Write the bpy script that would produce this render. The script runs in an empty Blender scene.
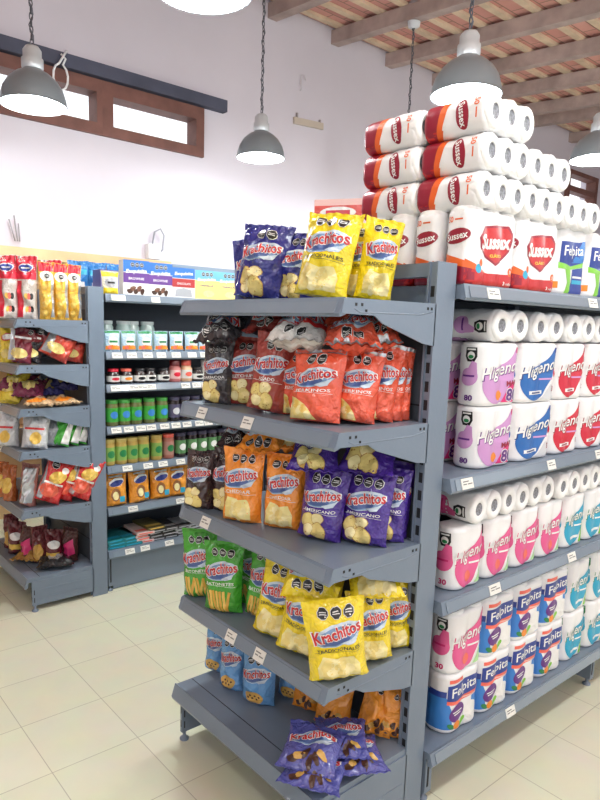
import bpy, bmesh, math, random
from mathutils import Vector, Matrix, noise
from mathutils.geometry import tessellate_polygon
SC = bpy.context.scene
COL = SC.collection
PI = math.pi
R = math.radians

# ------------------------------------------------------------------ materials
MATS = {}
def srgb(r, g, b):
    f = lambda c: (c/255/12.92 if c <= 10 else ((c/255+.055)/1.055)**2.4)
    return (f(r), f(g), f(b), 1)
def mat(name, rgb, rough=.5, metal=0, spec=.5, bump=0, bscale=40, coat=0, vary=0, vscale=6):
    if name in MATS: return MATS[name]
    m = bpy.data.materials.new(name); m.use_nodes = True
    nt = m.node_tree; b = nt.nodes['Principled BSDF']
    c = srgb(*rgb)
    b.inputs['Base Color'].default_value = c
    b.inputs['Roughness'].default_value = rough
    b.inputs['Metallic'].default_value = metal
    b.inputs['Specular IOR Level'].default_value = spec
    b.inputs['Coat Weight'].default_value = coat
    b.inputs['Coat Roughness'].default_value = .12
    tc = nt.nodes.new('ShaderNodeTexCoord')
    if vary:
        n = nt.nodes.new('ShaderNodeTexNoise'); n.inputs['Scale'].default_value = vscale; n.inputs['Detail'].default_value = 5
        nt.links.new(tc.outputs['Object'], n.inputs['Vector'])
        r = nt.nodes.new('ShaderNodeValToRGB')
        r.color_ramp.elements[0].color = tuple(x*(1-vary) for x in c[:3])+(1,)
        r.color_ramp.elements[1].color = tuple(min(1, x*(1+vary)) for x in c[:3])+(1,)
        r.color_ramp.elements[0].position = .3; r.color_ramp.elements[1].position = .7
        nt.links.new(n.outputs['Fac'], r.inputs['Fac']); nt.links.new(r.outputs['Color'], b.inputs['Base Color'])
    if bump:
        n = nt.nodes.new('ShaderNodeTexNoise'); n.inputs['Scale'].default_value = bscale; n.inputs['Detail'].default_value = 3
        nt.links.new(tc.outputs['Object'], n.inputs['Vector'])
        bp = nt.nodes.new('ShaderNodeBump'); bp.inputs['Strength'].default_value = bump; bp.inputs['Distance'].default_value = .01
        nt.links.new(n.outputs['Fac'], bp.inputs['Height']); nt.links.new(bp.outputs['Normal'], b.inputs['Normal'])
    MATS[name] = m
    return m
def emit(name, rgb, s):
    m = bpy.data.materials.new(name); m.use_nodes = True
    b = m.node_tree.nodes['Principled BSDF']
    b.inputs['Base Color'].default_value = srgb(*rgb)
    b.inputs['Emission Color'].default_value = srgb(*rgb); b.inputs['Emission Strength'].default_value = s
    return m
def crumple(m, strength):
    nt = m.node_tree; b = nt.nodes['Principled BSDF']
    if any(n.type == 'TEX_VORONOI' for n in nt.nodes): return m
    tc = nt.nodes.new('ShaderNodeTexCoord')
    n = nt.nodes.new('ShaderNodeTexNoise'); n.inputs['Scale'].default_value = 18
    mx = nt.nodes.new('ShaderNodeMixRGB'); mx.inputs['Fac'].default_value = .12
    v = nt.nodes.new('ShaderNodeTexVoronoi'); v.inputs['Scale'].default_value = 34
    v2 = nt.nodes.new('ShaderNodeTexVoronoi'); v2.inputs['Scale'].default_value = 80
    ad = nt.nodes.new('ShaderNodeMath'); ad.operation = 'MULTIPLY_ADD'; ad.inputs[1].default_value = .4
    bp = nt.nodes.new('ShaderNodeBump'); bp.inputs['Strength'].default_value = strength; bp.inputs['Distance'].default_value = .012
    L = nt.links
    L.new(tc.outputs['Object'], n.inputs['Vector']); L.new(tc.outputs['Object'], mx.inputs['Color1']); L.new(n.outputs['Color'], mx.inputs['Color2'])
    L.new(mx.outputs['Color'], v.inputs['Vector']); L.new(mx.outputs['Color'], v2.inputs['Vector'])
    L.new(v2.outputs['Distance'], ad.inputs[0]); L.new(v.outputs['Distance'], ad.inputs[2])
    L.new(ad.outputs[0], bp.inputs['Height']); L.new(bp.outputs['Normal'], b.inputs['Normal'])
    return m
def film(rgb, tag):      # crinkled glossy plastic film of a bag
    return crumple(mat('film_'+tag, rgb, .22, 0, .6, 0, 48, .4), .5)
def ink(rgb, tag):       # printing on film
    return crumple(mat('ink_'+tag, rgb, .28, 0, .5, 0, 50, .25), .28) if not tag.startswith('label_') else mat('ink_'+tag, rgb, .35, 0, .45, .1, 60, .15)
METAL = mat('shelf_grey_paint', (116, 130, 147), .36, 0, .5, .03, 90, .1, .05, 5)
METALD = mat('shelf_slot_dark', (24, 27, 32), .7)
PANEL = mat('back_panel_shaded', (74, 82, 92), .5, 0, .4, .03, 90)  # back panels darkened in colour to imitate shade inside the shelves
STRIP = mat('price_strip_plastic', (124, 138, 152), .18, 0, .6, 0, 1, .5)
TAG = mat('price_tag_paper', (232, 232, 226), .6)
TAGINK = mat('price_tag_ink', (120, 120, 120), .6)
WHITE = mat('pack_white_film', (240, 240, 241), .32, 0, .5, .16, 45, .25)
PAPER = mat('tissue_paper', (243, 243, 242), .75, 0, .3, .3, 70)
CORE = mat('roll_core_grey', (134, 136, 144), .35, 0, .5, .7, 120, .3, .6, 110)
GLASSY = mat('jar_glass', (70, 66, 50), .08, 0, .6, 0, 1, .6)

# ------------------------------------------------------------------ mesh helpers
class MB:
    def __init__(s): s.v = []; s.f = []; s.m = []; s.mats = []; s.sm = []
    def mi(s, m):
        if m not in s.mats: s.mats.append(m)
        return s.mats.index(m)
    def add(s, vs, fs, m, smooth=False):
        o = len(s.v); k = s.mi(m); s.v += [tuple(p) for p in vs]
        for f in fs: s.f.append([i+o for i in f]); s.m.append(k); s.sm.append(smooth)
    def box(s, a, b, m):
        x0, y0, z0 = a; x1, y1, z1 = b
        vs = [(x, y, z) for x in (x0, x1) for y in (y0, y1) for z in (z0, z1)]
        s.add(vs, [(0, 1, 3, 2), (4, 6, 7, 5), (0, 4, 5, 1), (2, 3, 7, 6), (0, 2, 6, 4), (1, 5, 7, 3)], m)
    def obox(s, c, half, rot, m):
        M = Matrix.Translation(c) @ rot
        vs = [M @ Vector((x*half[0], y*half[1], z*half[2])) for x in (-1, 1) for y in (-1, 1) for z in (-1, 1)]
        s.add(vs, [(0, 1, 3, 2), (4, 6, 7, 5), (0, 4, 5, 1), (2, 3, 7, 6), (0, 2, 6, 4), (1, 5, 7, 3)], m)
    def prism(s, poly, fn, m):       # poly 2D outline, fn(u, v, k) -> point, k = 0/1 the two caps
        n = len(poly)
        vs = [fn(u, v, 0) for u, v in poly]+[fn(u, v, 1) for u, v in poly]
        s.add(vs, [tuple(range(n))[::-1], tuple(range(n, 2*n))]+[(i, (i+1) % n, n+(i+1) % n, n+i) for i in range(n)], m)
    def lathe(s, prof, m, n=20, c=(0, 0, 0), smooth=True, axis='z'):
        vs = []; fs = []
        for r, z in prof:
            for k in range(n):
                a = 2*PI*k/n
                p = (r*math.cos(a), r*math.sin(a), z)
                if axis == 'y': p = (p[0], p[2], p[1])
                vs.append((c[0]+p[0], c[1]+p[1], c[2]+p[2]))
        for j in range(len(prof)-1):
            for k in range(n):
                fs.append((j*n+k, j*n+(k+1) % n, (j+1)*n+(k+1) % n, (j+1)*n+k))
        s.add(vs, fs, m, smooth)
    def tube(s, pts, r, m, n=6):
        pts = [Vector(p) for p in pts]; vs = []; fs = []
        for i, p in enumerate(pts):
            t = (pts[min(i+1, len(pts)-1)]-pts[max(i-1, 0)]).normalized()
            a = t.orthogonal().normalized() if i == 0 else (pa - t*pa.dot(t)).normalized()
            pa = a; b = t.cross(a)
            for k in range(n):
                q = 2*PI*k/n; vs.append(p+a*(r*math.cos(q))+b*(r*math.sin(q)))
        for i in range(len(pts)-1):
            for k in range(n):
                fs.append((i*n+k, i*n+(k+1) % n, (i+1)*n+(k+1) % n, (i+1)*n+k))
        fs += [tuple(range(n))[::-1], tuple(range((len(pts)-1)*n, len(pts)*n))]
        s.add(vs, fs, m, True)
    def mesh(s, name):
        me = bpy.data.meshes.new(name); me.from_pydata(s.v, [], s.f)
        for m in s.mats: me.materials.append(m)
        me.polygons.foreach_set('material_index', s.m); me.polygons.foreach_set('use_smooth', s.sm)
        me.update()
        return me
    def build(s, name, parent=None, fix=True, loc=None):
        me = s.mesh(name)
        if fix:
            bm = bmesh.new(); bm.from_mesh(me); bmesh.ops.recalc_face_normals(bm, faces=bm.faces); bm.to_mesh(me); bm.free()
        return link(name, me, parent, loc)
def link(name, me, parent=None, loc=None):
    o = bpy.data.objects.new(name, me); COL.objects.link(o)
    if parent: o.parent = parent
    if loc: o.location = loc
    return o
def tag(o, label, cat, group=None):
    o['label'] = label; o['category'] = cat
    if group: o['group'] = group
    return o
def thing(name, label, cat, loc=(0, 0, 0), rot=(0, 0, 0), group=None):
    o = bpy.data.objects.new(name, None); COL.objects.link(o); o.empty_display_size = .05
    o.location = loc; o.rotation_euler = rot
    return tag(o, label, cat, group)
def struct(o): o['kind'] = 'structure'; return o
def copy_thing(src, label, loc, rot, group=None, scale=None):
    r = src.copy(); COL.objects.link(r); r.location = loc; r.rotation_euler = rot; r['label'] = label
    if scale: r.scale = scale
    if group: r['group'] = group
    for ch in [o for o in COL.objects if o.parent == src]:
        c = ch.copy(); COL.objects.link(c); c.parent = r
        for g in [o for o in COL.objects if o.parent == ch]:
            d = g.copy(); COL.objects.link(d); d.parent = c
    return r

# ------------------------------------------------------------------ flat artwork, later wrapped on a surface
TXT = {}
def text_tris(s, bold=0.0, shear=0.0):
    key = (s, bold, shear)
    if key not in TXT:
        cu = bpy.data.curves.new('letters', 'FONT'); cu.body = s; cu.size = 1; cu.offset = bold; cu.shear = shear
        cu.resolution_u = 2; cu.align_x = 'CENTER'; cu.align_y = 'CENTER'
        ob = bpy.data.objects.new('letters', cu)
        me = bpy.data.meshes.new_from_object(ob)
        me.calc_loop_triangles()
        vs = [v.co.xy.copy() for v in me.vertices]
        tr = [tuple(vs[i] for i in t.vertices) for t in me.loop_triangles]
        bpy.data.objects.remove(ob); bpy.data.curves.remove(cu); bpy.data.meshes.remove(me)
        if tr:
            xs = [p.x for t in tr for p in t]; ys = [p.y for t in tr for p in t]
            TXT[key] = (tr, (min(xs)+max(xs))/2, (min(ys)+max(ys))/2, max(xs)-min(xs), max(ys)-min(ys))
        else: TXT[key] = ([], 0, 0, 1, 1)
    return TXT[key]
class Art:
    """list of (triangles, material, layer) in surface coordinates (metres)"""
    def __init__(s): s.items = []
    def tris(s, tr, m, layer): s.items.append((tr, m, layer)); return s
    def poly(s, pts, m, layer=1):
        pts = [Vector((p[0], p[1])) for p in pts]
        idx = tessellate_polygon([[Vector((p.x, p.y, 0)) for p in pts]])
        return s.tris([tuple(pts[i] for i in t) for t in idx], m, layer)
    def rect(s, x0, y0, x1, y1, m, layer=1): return s.poly([(x0, y0), (x1, y0), (x1, y1), (x0, y1)], m, layer)
    def ell(s, x, y, a, b, m, layer=1, rot=0, n=20, wob=0, seed=0):
        c, d = math.cos(R(rot)), math.sin(R(rot)); pts = []
        for k in range(n):
            t = 2*PI*k/n; q = 1+wob*math.sin(3*t+seed)+wob*.6*math.sin(5*t+2*seed)
            u, v = a*q*math.cos(t), b*q*math.sin(t); pts.append((x+u*c-v*d, y+u*d+v*c))
        return s.poly(pts, m, layer)
    def text(s, body, x, y, w, m, layer=2, rot=0, bold=.012, shear=0, hmax=None, arch=0):
        tr, cx, cy, tw, th = text_tris(body, bold, shear)
        if not tr: return s
        k = w/tw; ky = k if hmax is None else hmax/th
        c, d = math.cos(R(rot)), math.sin(R(rot)); out = []
        for t in tr:
            q = []
            for p in t:
                u, v = (p.x-cx)*k, (p.y-cy)*ky
                v += arch*(1-(2*u/w)**2)
                q.append(Vector((x+u*c-v*d, y+u*d+v*c)))
            out.append(tuple(q))
        return s.tris(out, m, layer)
def wrap(mb, art, fmap, cu, cv, step=.0007):
    """cut the artwork along the surface's own grid lines and lay it on the surface"""
    for tr, m, layer in art.items:
        bm = bmesh.new()
        for t in tr:
            a = (t[1].x-t[0].x)*(t[2].y-t[0].y)-(t[1].y-t[0].y)*(t[2].x-t[0].x)
            if abs(a) < 1e-10: continue
            q = t if a > 0 else (t[0], t[2], t[1])
            bm.faces.new([bm.verts.new((p.x, p.y, 0)) for p in q])
        if not bm.verts: bm.free(); continue
        bmesh.ops.remove_doubles(bm, verts=bm.verts, dist=1e-6)
        xs = [v.co.x for v in bm.verts]; ys = [v.co.y for v in bm.verts]
        lo, hi, lo2, hi2 = min(xs), max(xs), min(ys), max(ys)
        for ax, cuts, a, b in ((0, cu, lo, hi), (1, cv, lo2, hi2)):
            for c in cuts:
                if a+1e-5 < c < b-1e-5:
                    co = (c, 0, 0) if ax == 0 else (0, c, 0); no = (1, 0, 0) if ax == 0 else (0, 1, 0)
                    bmesh.ops.bisect_plane(bm, geom=bm.verts[:]+bm.edges[:]+bm.faces[:], plane_co=co, plane_no=no)
        bm.verts.index_update()
        mb.add([fmap(v.co.x, v.co.y, layer*step+.0004) for v in bm.verts], [[v.index for v in f.verts] for f in bm.faces], m, True)
        bm.free()

# ------------------------------------------------------------------ snack bags
NU, NV = 22, 30
def bag_fn(w, h, T, seed, stand=True, crump=1.0, curl=0.0, taper=.42):
    def prof(v):
        t = v/h
        top = min(1, max(0, (1-.035-t)/taper)); top = top**.62 if top > 0 else 0
        if stand: bot = min(1, .42+.58*min(1, t/.10)**.6) if t >= .0 else .4
        else: bot = min(1, max(0, (t-.035)/.28))**.6 if t > .035 else 0
        return top*bot
    def f(u, v, side, off=0.0):
        t = v/h; p = prof(v)
        sx = 1-.10*p+.022*noise.noise((seed*3.1, v*26, .5+(1 if u > 0 else -1)*3))*crump
        e = min(1, abs(2*u/w))
        q = max(0, 1-e**2.3)**.6
        th = T*1.12*p*q
        sd = -1 if side == 0 else 1
        n1 = noise.noise((u*17+seed*7.3, v*11+seed*1.7, sd*3.1))
        n2 = noise.noise((u*42+seed*2.3, v*27-seed*4.1, sd*1.7))
        rid = 1-abs(noise.noise((u*22-seed*5.1+v*9, v*15+seed*2.9, sd*5.7)))*2
        r2 = 1-abs(noise.noise((u*34+seed*1.9-v*20, v*22-seed*3.7, sd*2.3)))*2.2
        seal = math.exp(-((h*.96-v)/(h*.13))**2)+.5*math.exp(-(v/(h*.09))**2)
        pl = seal*.0032*math.sin(u/w*(30+9*math.sin(seed))+2*noise.noise((seed, v*14, u*8))*2)*q
        wr = 1.15*(.0085*n1+.0030*n2+.0070*(rid-.6)+.0040*(r2-.5)+pl)*crump*(.4+.6*q)
        x = u*sx
        y = sd*(th+max(-th*.7, wr) if th > .002 else wr*.3*sd)
        # the seals ripple
        if t > .93 or (not stand and t < .05): y += .0022*math.sin(u*260+seed)*crump
        y += curl*t*t*h + .006*crump*noise.noise((u*9, seed*3.3, v*4))*t
        z = v + (.006*noise.noise((u*14+seed, 3.3, seed))*crump if t > .9 else 0)
        return x, y+sd*off, z
    return f
def oct_badges(A, x0, y, n, s, dark, light, gap=1.08, rot=0, layer=2):
    for k in range(n):
        cx = x0+(k-(n-1)/2)*s*2*gap
        pts = [(cx+s*math.cos(PI/8+PI/4*j), y+s*math.sin(PI/8+PI/4*j)) for j in range(8)]
        A.poly(pts, light, layer); A.poly([(cx+(px-cx)*.9, y+(py-y)*.9) for px, py in pts], dark, layer+1)
        A.rect(cx-s*.55, y+s*.12, cx+s*.55, y+s*.26, light, layer+2); A.rect(cx-s*.6, y-s*.2, cx+s*.6, y-s*.08, light, layer+2)
I_WHITE = ink((240, 240, 238), 'white'); I_BLACK = ink((22, 22, 24), 'black'); I_RED = ink((196, 38, 40), 'red')
I_OVAL = ink((112, 146, 186), 'oval_blue'); I_OVALD = ink((66, 92, 150), 'oval_deep'); I_OVALL = ink((196, 212, 226), 'oval_light')
I_YEL = ink((238, 206, 40), 'yellow'); I_CHIP = ink((232, 212, 132), 'chip'); I_CHIPD = ink((190, 150, 66), 'chip_edge'); I_CHIPL = ink((240, 228, 170), 'chip_light')
I_STICK = ink((214, 164, 60), 'stick'); I_COOK = ink((205, 164, 84), 'cookie'); I_CHOC = ink((70, 42, 30), 'choc'); I_GOLD = ink((226, 190, 90), 'gold')
I_CREAM = ink((236, 222, 150), 'cream'); I_SILVER = mat('foil_silver', (196, 200, 204), .25, .6, .5, .3, 60)
I_NAVY = ink((40, 44, 110), 'navy'); I_DKRED = ink((120, 28, 34), 'dark_red'); I_ORANGE = ink((232, 120, 36), 'orange')
def food(A, kind, w, h, rnd):
    if kind == 'chips':
        for k, (x, y, a, b, r) in enumerate(((-.24, .25, .17, .11, 50), (.0, .30, .16, .085, 10), (.05, .13, .2, .12, -20), (-.2, .13, .13, .09, 70))):
            A.ell(x*w, y*h, a*w, b*h, I_CHIPD, 1+k*.5, r, 18, .05, k); A.ell(x*w, y*h, a*w*.92, b*h*.92, (I_CHIP, I_CHIPL)[k % 2], 1.25+k*.5, r, 18, .05, k)
    elif kind == 'crisps':
        A.poly([(-.36*w, .05*h), (.34*w, .05*h), (.36*w, .2*h), (.25*w, .33*h), (0, .3*h), (-.28*w, .34*h), (-.38*w, .2*h)], I_CREAM, 1)
        for k in range(7):
            x, y = (-.26+.13*(k % 4)+.06*rnd.random())*w, (.1+.1*(k//4)+.05*rnd.random())*h
            A.ell(x, y, .12*w, .07*h, (I_CHIP, I_CHIPL)[k % 2], 1.5+k*.1, rnd.uniform(0, 180), 14, .07, k)
    elif kind == 'sticks':
        for k in range(7):
            x = (-.3+.09*k)*w; r = R(rnd.uniform(-26, 26)+90)
            c, d = math.cos(r)*.15*h, math.sin(r)*.15*h; nx, ny = -math.sin(r)*.035*w, math.cos(r)*.035*w
            A.poly([(x-c+nx, .17*h-d+ny), (x+c+nx, .17*h+d+ny), (x+c-nx, .17*h+d-ny), (x-c-nx, .17*h-d-ny)], (I_STICK, I_GOLD)[k % 2], 1+k*.15)
    elif kind == 'cookie':
        A.ell(0, .17*h, .3*w, .12*h, I_COOK, 1, 0, 20, .03); 
        for k in range(6): A.ell((-.18+.07*k)*w, (.15+.05*(k % 2))*h, .035*w, .018*h, I_CHOC, 1.5)
    elif kind == 'choc':
        for k in range(6): A.ell((-.25+.1*k)*w, (.15+.07*(k % 3))*h, .11*w, .06*h, (I_CHOC, I_COOK)[k % 2 if k % 3 else 0], 1+k*.2, 30*k, 14, .1, k)
    elif kind == 'half':
        A.poly([(-.5*w, .02*h), (.1*w, .02*h), (.02*w, .12*h), (-.12*w, .22*h), (-.3*w, .3*h), (-.5*w, .33*h)], I_CHIP, 1)
        for k in range(5): A.ell((-.4+.09*k)*w, (.2-.03*k+.05*(k % 2))*h, .08*w, .05*h, (I_CHIPL, I_GOLD)[k % 2], 1.4+.1*k, 40*k, 14, .06, k)
def brand_art(w, h, kind, rnd):
    """front artwork of the crisps family: badges, brand lettering on an oval, flavour line, food picture"""
    A = Art(); K = KINDS[kind]
    if K.get('badges', 3): oct_badges(A, .02*w, .855*h, K.get('badges', 3), .098*w, I_BLACK, I_WHITE)
    if K.get('brand', True):
        y = .60*h
        A.ell(0, y, .43*w, .13*h, I_OVALL, 1, 12, 26); A.ell(.0, y-.012*h, .38*w, .11*h, I_OVAL, 1.5, 12, 26); A.ell(-.03*w, y-.065*h, .25*w, .045*h, I_OVALD, 2, 10, 22)
        A.poly([(.05*w, y-.1*h), (.36*w, y-.02*h), (.4*w, y+.02*h), (.3*w, y-.1*h), (.16*w, y-.125*h)], I_OVALL, 2.4)
        A.text('Krachitos', 0, y+.02*h, .87*w, I_WHITE, 3, 11, .06, 0, .162*h, .012*h)
        A.text('Krachitos', 0, y+.02*h, .83*w, I_RED, 4, 11, .026, 0, .142*h, .012*h)
    if K.get('flavour'):
        A.text(K['flavour'], 0, .42*h, min(.74*w, .088*w*len(K['flavour'])), K.get('fink', I_WHITE), 2, 3, .012, 0, .042*h)
        A.rect(-.4*w, .385*h, .4*w, .389*h, K.get('fink', I_WHITE), 1)
    if K.get('band'): A.poly([(-.49*w, .3*h), (.49*w, .36*h), (.49*w, .76*h), (-.49*w, .74*h)], K['band'], .6)
    food(A, K.get('food', 'chips'), w, h, rnd)
    if K.get('seal'): A.rect(-.49*w, .945*h, .49*w, .995*h, K['seal'], 1)
    return A
KINDS = {
 'blue': dict(c=(38, 44, 128), food='chips', badges=2),
 'yellow': dict(c=(240, 214, 30), flavour='TRADICIONALES', fink=I_BLACK, food='crisps', badges=3),
 'grey': dict(c=(66, 62, 66), food='chips', badges=3, flavour='BARBACOA', fink=I_WHITE),
 'ketchup': dict(c=(160, 62, 56), flavour='KETCHUP', food='chips', badges=2),
 'asado': dict(c=(160, 66, 58), flavour='ASADO', food='chips', badges=2),
 'pepper': dict(seal=I_SILVER, c=(230, 92, 64), flavour='PERKINOS', food='half', badges=2),
 'silver': dict(c=(206, 204, 200), flavour='PERKINOS', food='none', badges=2, band=I_RED),
 'brown': dict(c=(58, 40, 42), food='chips', badges=3),
 'orange': dict(c=(242, 148, 50), flavour='CHEDDAR', food='crisps', badges=3),
 'purple': dict(c=(70, 42, 142), flavour='AMERICANO', food='chips', badges=3),
 'green': dict(c=(70, 164, 50), flavour='BATONETES', food='sticks', badges=3),
 'sky': dict(c=(104, 160, 214), food='cookie', badges=3),
 'cookie': dict(c=(236, 152, 52), food='choc', brand=False, badges=2),
 'choc': dict(c=(84, 88, 164), food='choc', badges=0),
}
def grid_bag(mb, fn, w, h, m, mback=None):
    us = [-w/2+w*i/NU for i in range(NU+1)]; vs = [h*j/NV for j in range(NV+1)]
    for side in (0, 1):
        pts = [fn(u, v, side) for v in vs for u in us]; n = NU+1
        fs = []
        for j in range(NV):
            for i in range(NU):
                q = (j*n+i, j*n+i+1, (j+1)*n+i+1, (j+1)*n+i)
                fs.append(q if side == 0 else q[::-1])
        mb.add(pts, fs, m if side == 0 else (mback or m), True)
    # close the bottom
    a = [fn(u, 0, 0) for u in us]; b = [fn(u, 0, 1) for u in us]; n = NU+1
    mb.add(a+b, [(i, n+i, n+i+1, i+1) for i in range(NU)], m)
    return us, vs
BAGM = {}
def bag_mesh(kind, w, h, T, seed, stand=True, crump=1.0, curl=0, art=None, color=None, name='bag', taper=.42):
    rnd = random.Random(seed*7+3)
    K = KINDS.get(kind, {}); m = film(color or K['c'], kind)
    fn = bag_fn(w, h, T, seed, stand, crump, curl, taper); mb = MB()
    us, vs = grid_bag(mb, fn, w, h, m)
    A = art if art is not None else brand_art(w, h, kind, rnd)
    wrap(mb, A, lambda u, v, o: fn(u, v, 0, o), us, vs)
    return mb.mesh(name)
def put(name, me, loc, rot, label, cat, group=None, scale=1):
    o = link(name, me); o.location = loc; o.rotation_euler = rot; o.scale = (scale,)*3
    return tag(o, label, cat, group)
SEED = [0]
def bag(kind, x, y, z, a, w, h, label, T=.03, lean=4, roll=0, crump=1.0, curl=0, back=.02, name='crisp_bag', group=None):
    """standing bag: x,y = middle of its front bottom edge, a = heading of its width seen from the front"""
    SEED[0] += 1
    me = bag_mesh(kind, w, h, T, SEED[0], True, crump, curl, name=name)
    n = Vector((math.cos(R(a+90)), math.sin(R(a+90)), 0))
    p = Vector((x, y, z+.001))+n*back
    rot = Matrix.Rotation(R(a), 4, 'Z') @ Matrix.Rotation(R(roll), 4, 'Y') @ Matrix.Rotation(R(-lean), 4, 'X')
    lo = min((rot @ v.co).z for v in me.vertices)
    p.z -= lo
    return put(name, me, p, rot.to_euler(), label, 'bag of crisps' if name == 'crisp_bag' else name.replace('_', ' '), group)
def lying(kind, x, y, z, a, w, h, label, T=.03, tilt=-86, roll=0, crump=1.1, name='crisp_bag', group=None):
    """bag lying on its back: x,y = its middle, z = its lowest point"""
    SEED[0] += 1
    me = bag_mesh(kind, w, h, T, SEED[0], False, crump, 0, name=name, taper=.28)
    rot = Matrix.Rotation(R(a), 4, 'Z') @ Matrix.Rotation(R(roll), 4, 'Y') @ Matrix.Rotation(R(tilt), 4, 'X')
    c = rot @ Vector((0, 0, h/2)); lo = min((rot @ v.co).z for v in me.vertices)
    return put(name, me, (x-c.x, y-c.y, z-lo), rot.to_euler(), label, 'bag of crisps' if name == 'crisp_bag' else name.replace('_', ' '), group)

# ------------------------------------------------------------------ paper roll packs
def outline_fn(w, d, rc, waist, nrolls):
    """closed outline of a pack of rolls; s = 0 in the middle of the front, growing to the right (front faces -y)"""
    hx, hy = w/2-rc, d/2-rc; N = 14
    pts = []
    for cx, cy, a0 in ((hx, -hy, -90), (hx, hy, 0), (-hx, hy, 90), (-hx, -hy, 180)):
        for k in range(N+1):
            a = R(a0+90*k/N); pts.append((cx+rc*math.cos(a), cy+rc*math.sin(a)))
    # the straight front and back get points too, pinched between the rolls
    out = []
    L = len(pts)
    for i in range(L):
        p, q = pts[i], pts[(i+1) % L]; out.append(p)
        dl = math.hypot(q[0]-p[0], q[1]-p[1])
        if dl > .02:
            k = max(2, int(dl/.01))
            for j in range(1, k): out.append((p[0]+(q[0]-p[0])*j/k, p[1]+(q[1]-p[1])*j/k))
    def pinch(p):
        x, y = p
        if nrolls > 1 and abs(y) > hy*.5+1e-6 and abs(x) < w/2-rc*.3:
            ph = (x+w/2)/w*nrolls
            k = abs((ph+.5) % 1-.5)*2          # 0 at the joints
            if .4 < ph < nrolls-.4: y *= 1-waist*(1-k)**2
        return x, y
    out = [pinch(p) for p in out]
    # start at the middle of the front
    i0 = min(range(len(out)), key=lambda i: abs(out[i][0])+(10 if out[i][1] > 0 else 0))
    out = out[i0:]+out[:i0]; off = out[0][0]
    S = [0]
    for i in range(len(out)):
        p, q = out[i], out[(i+1) % len(out)]; S.append(S[-1]+math.hypot(q[0]-p[0], q[1]-p[1]))
    tot = S[-1]
    def at(s):
        s = s % tot
        lo, hi = 0, len(out)
        while hi-lo > 1:
            md = (lo+hi)//2
            if S[md] <= s: lo = md
            else: hi = md
        p, q = out[lo % len(out)], out[(lo+1) % len(out)]
        t = (s-S[lo])/max(1e-9, S[lo+1]-S[lo])
        x, y = p[0]+(q[0]-p[0])*t, p[1]+(q[1]-p[1])*t
        nx, ny = q[1]-p[1], p[0]-q[0]; l = math.hypot(nx, ny)
        return x, y, nx/l, ny/l
    return at, S[:-1], tot
def sleeve_mesh(name, w, d, h, rc, art, seed=1, nrolls=2, endr=.012, waist=.14):
    at, S, tot = outline_fn(w, d, rc, waist, nrolls)
    zs = [0, .002, .006, .013]+[h*k/12 for k in range(1, 12)]+[h-.013, h-.006, h-.002, h]
    def inset(z):
        e = min(z, h-z)
        return endr*(1-math.sqrt(max(0, 1-(1-min(1, e/.013))**2)))
    def fm(s, z, o=0):
        x, y, nx, ny = at(s)
        q = .0022*noise.noise((x*22+seed*3, y*22, z*20+seed))+.001*noise.noise((x*60, y*60+seed, z*34))
        q += -.0022*math.exp(-((z-h/2)/.012)**2) + o - inset(z)
        return x+nx*q, y+ny*q, z
    mb = MB(); n = len(S)
    mb.add([fm(s, z) for z in zs for s in S], [(j*n+i, j*n+(i+1) % n, (j+1)*n+(i+1) % n, (j+1)*n+i) for j in range(len(zs)-1) for i in range(n)], WHITE, True)
    mb.add([fm(s, h) for s in S], [tuple(range(n))], WHITE); mb.add([fm(s, 0) for s in S], [tuple(range(n))[::-1]], WHITE)
    cu = sorted([s-tot for s in S if s > tot/2]+[s for s in S if s <= tot/2])
    wrap(mb, art, fm, cu, zs, .0005)
    return mb.mesh(name)
def roll_meshes(r, L):
    """one roll standing on z = 0: paper body with a hollow at its top, plus the grey core seen in it"""
    key = ('roll', round(r, 4), round(L, 4))
    if key not in MATS_ROLL:
        mb = MB(); c = r*.43
        mb.lathe([(0, 0), (r*.9, 0), (r*.98, .003), (r, .008), (r, L-.012), (r*.97, L-.005), (r*.88, L-.001), (r*.7, L+.001), (c*1.15, L-.001), (c, L-.004), (c, L-.03)], PAPER, 22)
        body = mb.mesh('roll')
        mb = MB(); mb.lathe([(c*1.0, L-.0035), (c*.9, L-.005), (c*.6, L-.0065), (c*.3, L-.0055), (0, L-.007)], CORE, 18)
        MATS_ROLL[key] = (body, mb.mesh('core'))
    return MATS_ROLL[key]
MATS_ROLL = {}
def ribbon(A, m, x, y, sx, sy, layer=1):
    """the swirling drop-shaped blob of the toilet paper labels"""
    pts = [(.62, 1.0), (.95, 1.02), (.98, .72), (.86, .5), (.93, .2), (.6, -.15), (.3, -.5), (.16, -.86), (-.2, -1.0), (-.62, -.92), (-.9, -.6), (-.98, -.2), (-.8, .15), (-.42, .3), (.05, .42), (.42, .68)]
    # smooth the outline
    for _ in range(2):
        q = []
        for i in range(len(pts)):
            a, b = pts[i], pts[(i+1) % len(pts)]
            q += [(a[0]*.75+b[0]*.25, a[1]*.75+b[1]*.25), (a[0]*.25+b[0]*.75, a[1]*.25+b[1]*.75)]
        pts = q
    A.poly([(x+px*sx, y+py*sy) for px, py in pts], m, layer)
def drop(A, m, x, y, s, layer=1):
    A.ell(x, y, s, s*.95, m, layer); A.poly([(x-s*.2, y+s*.7), (x+s*.95, y+s*.1), (x+s*.8, y+s*1.5), (x+s*.3, y+s*1.7)], m, layer+.2)
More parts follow.
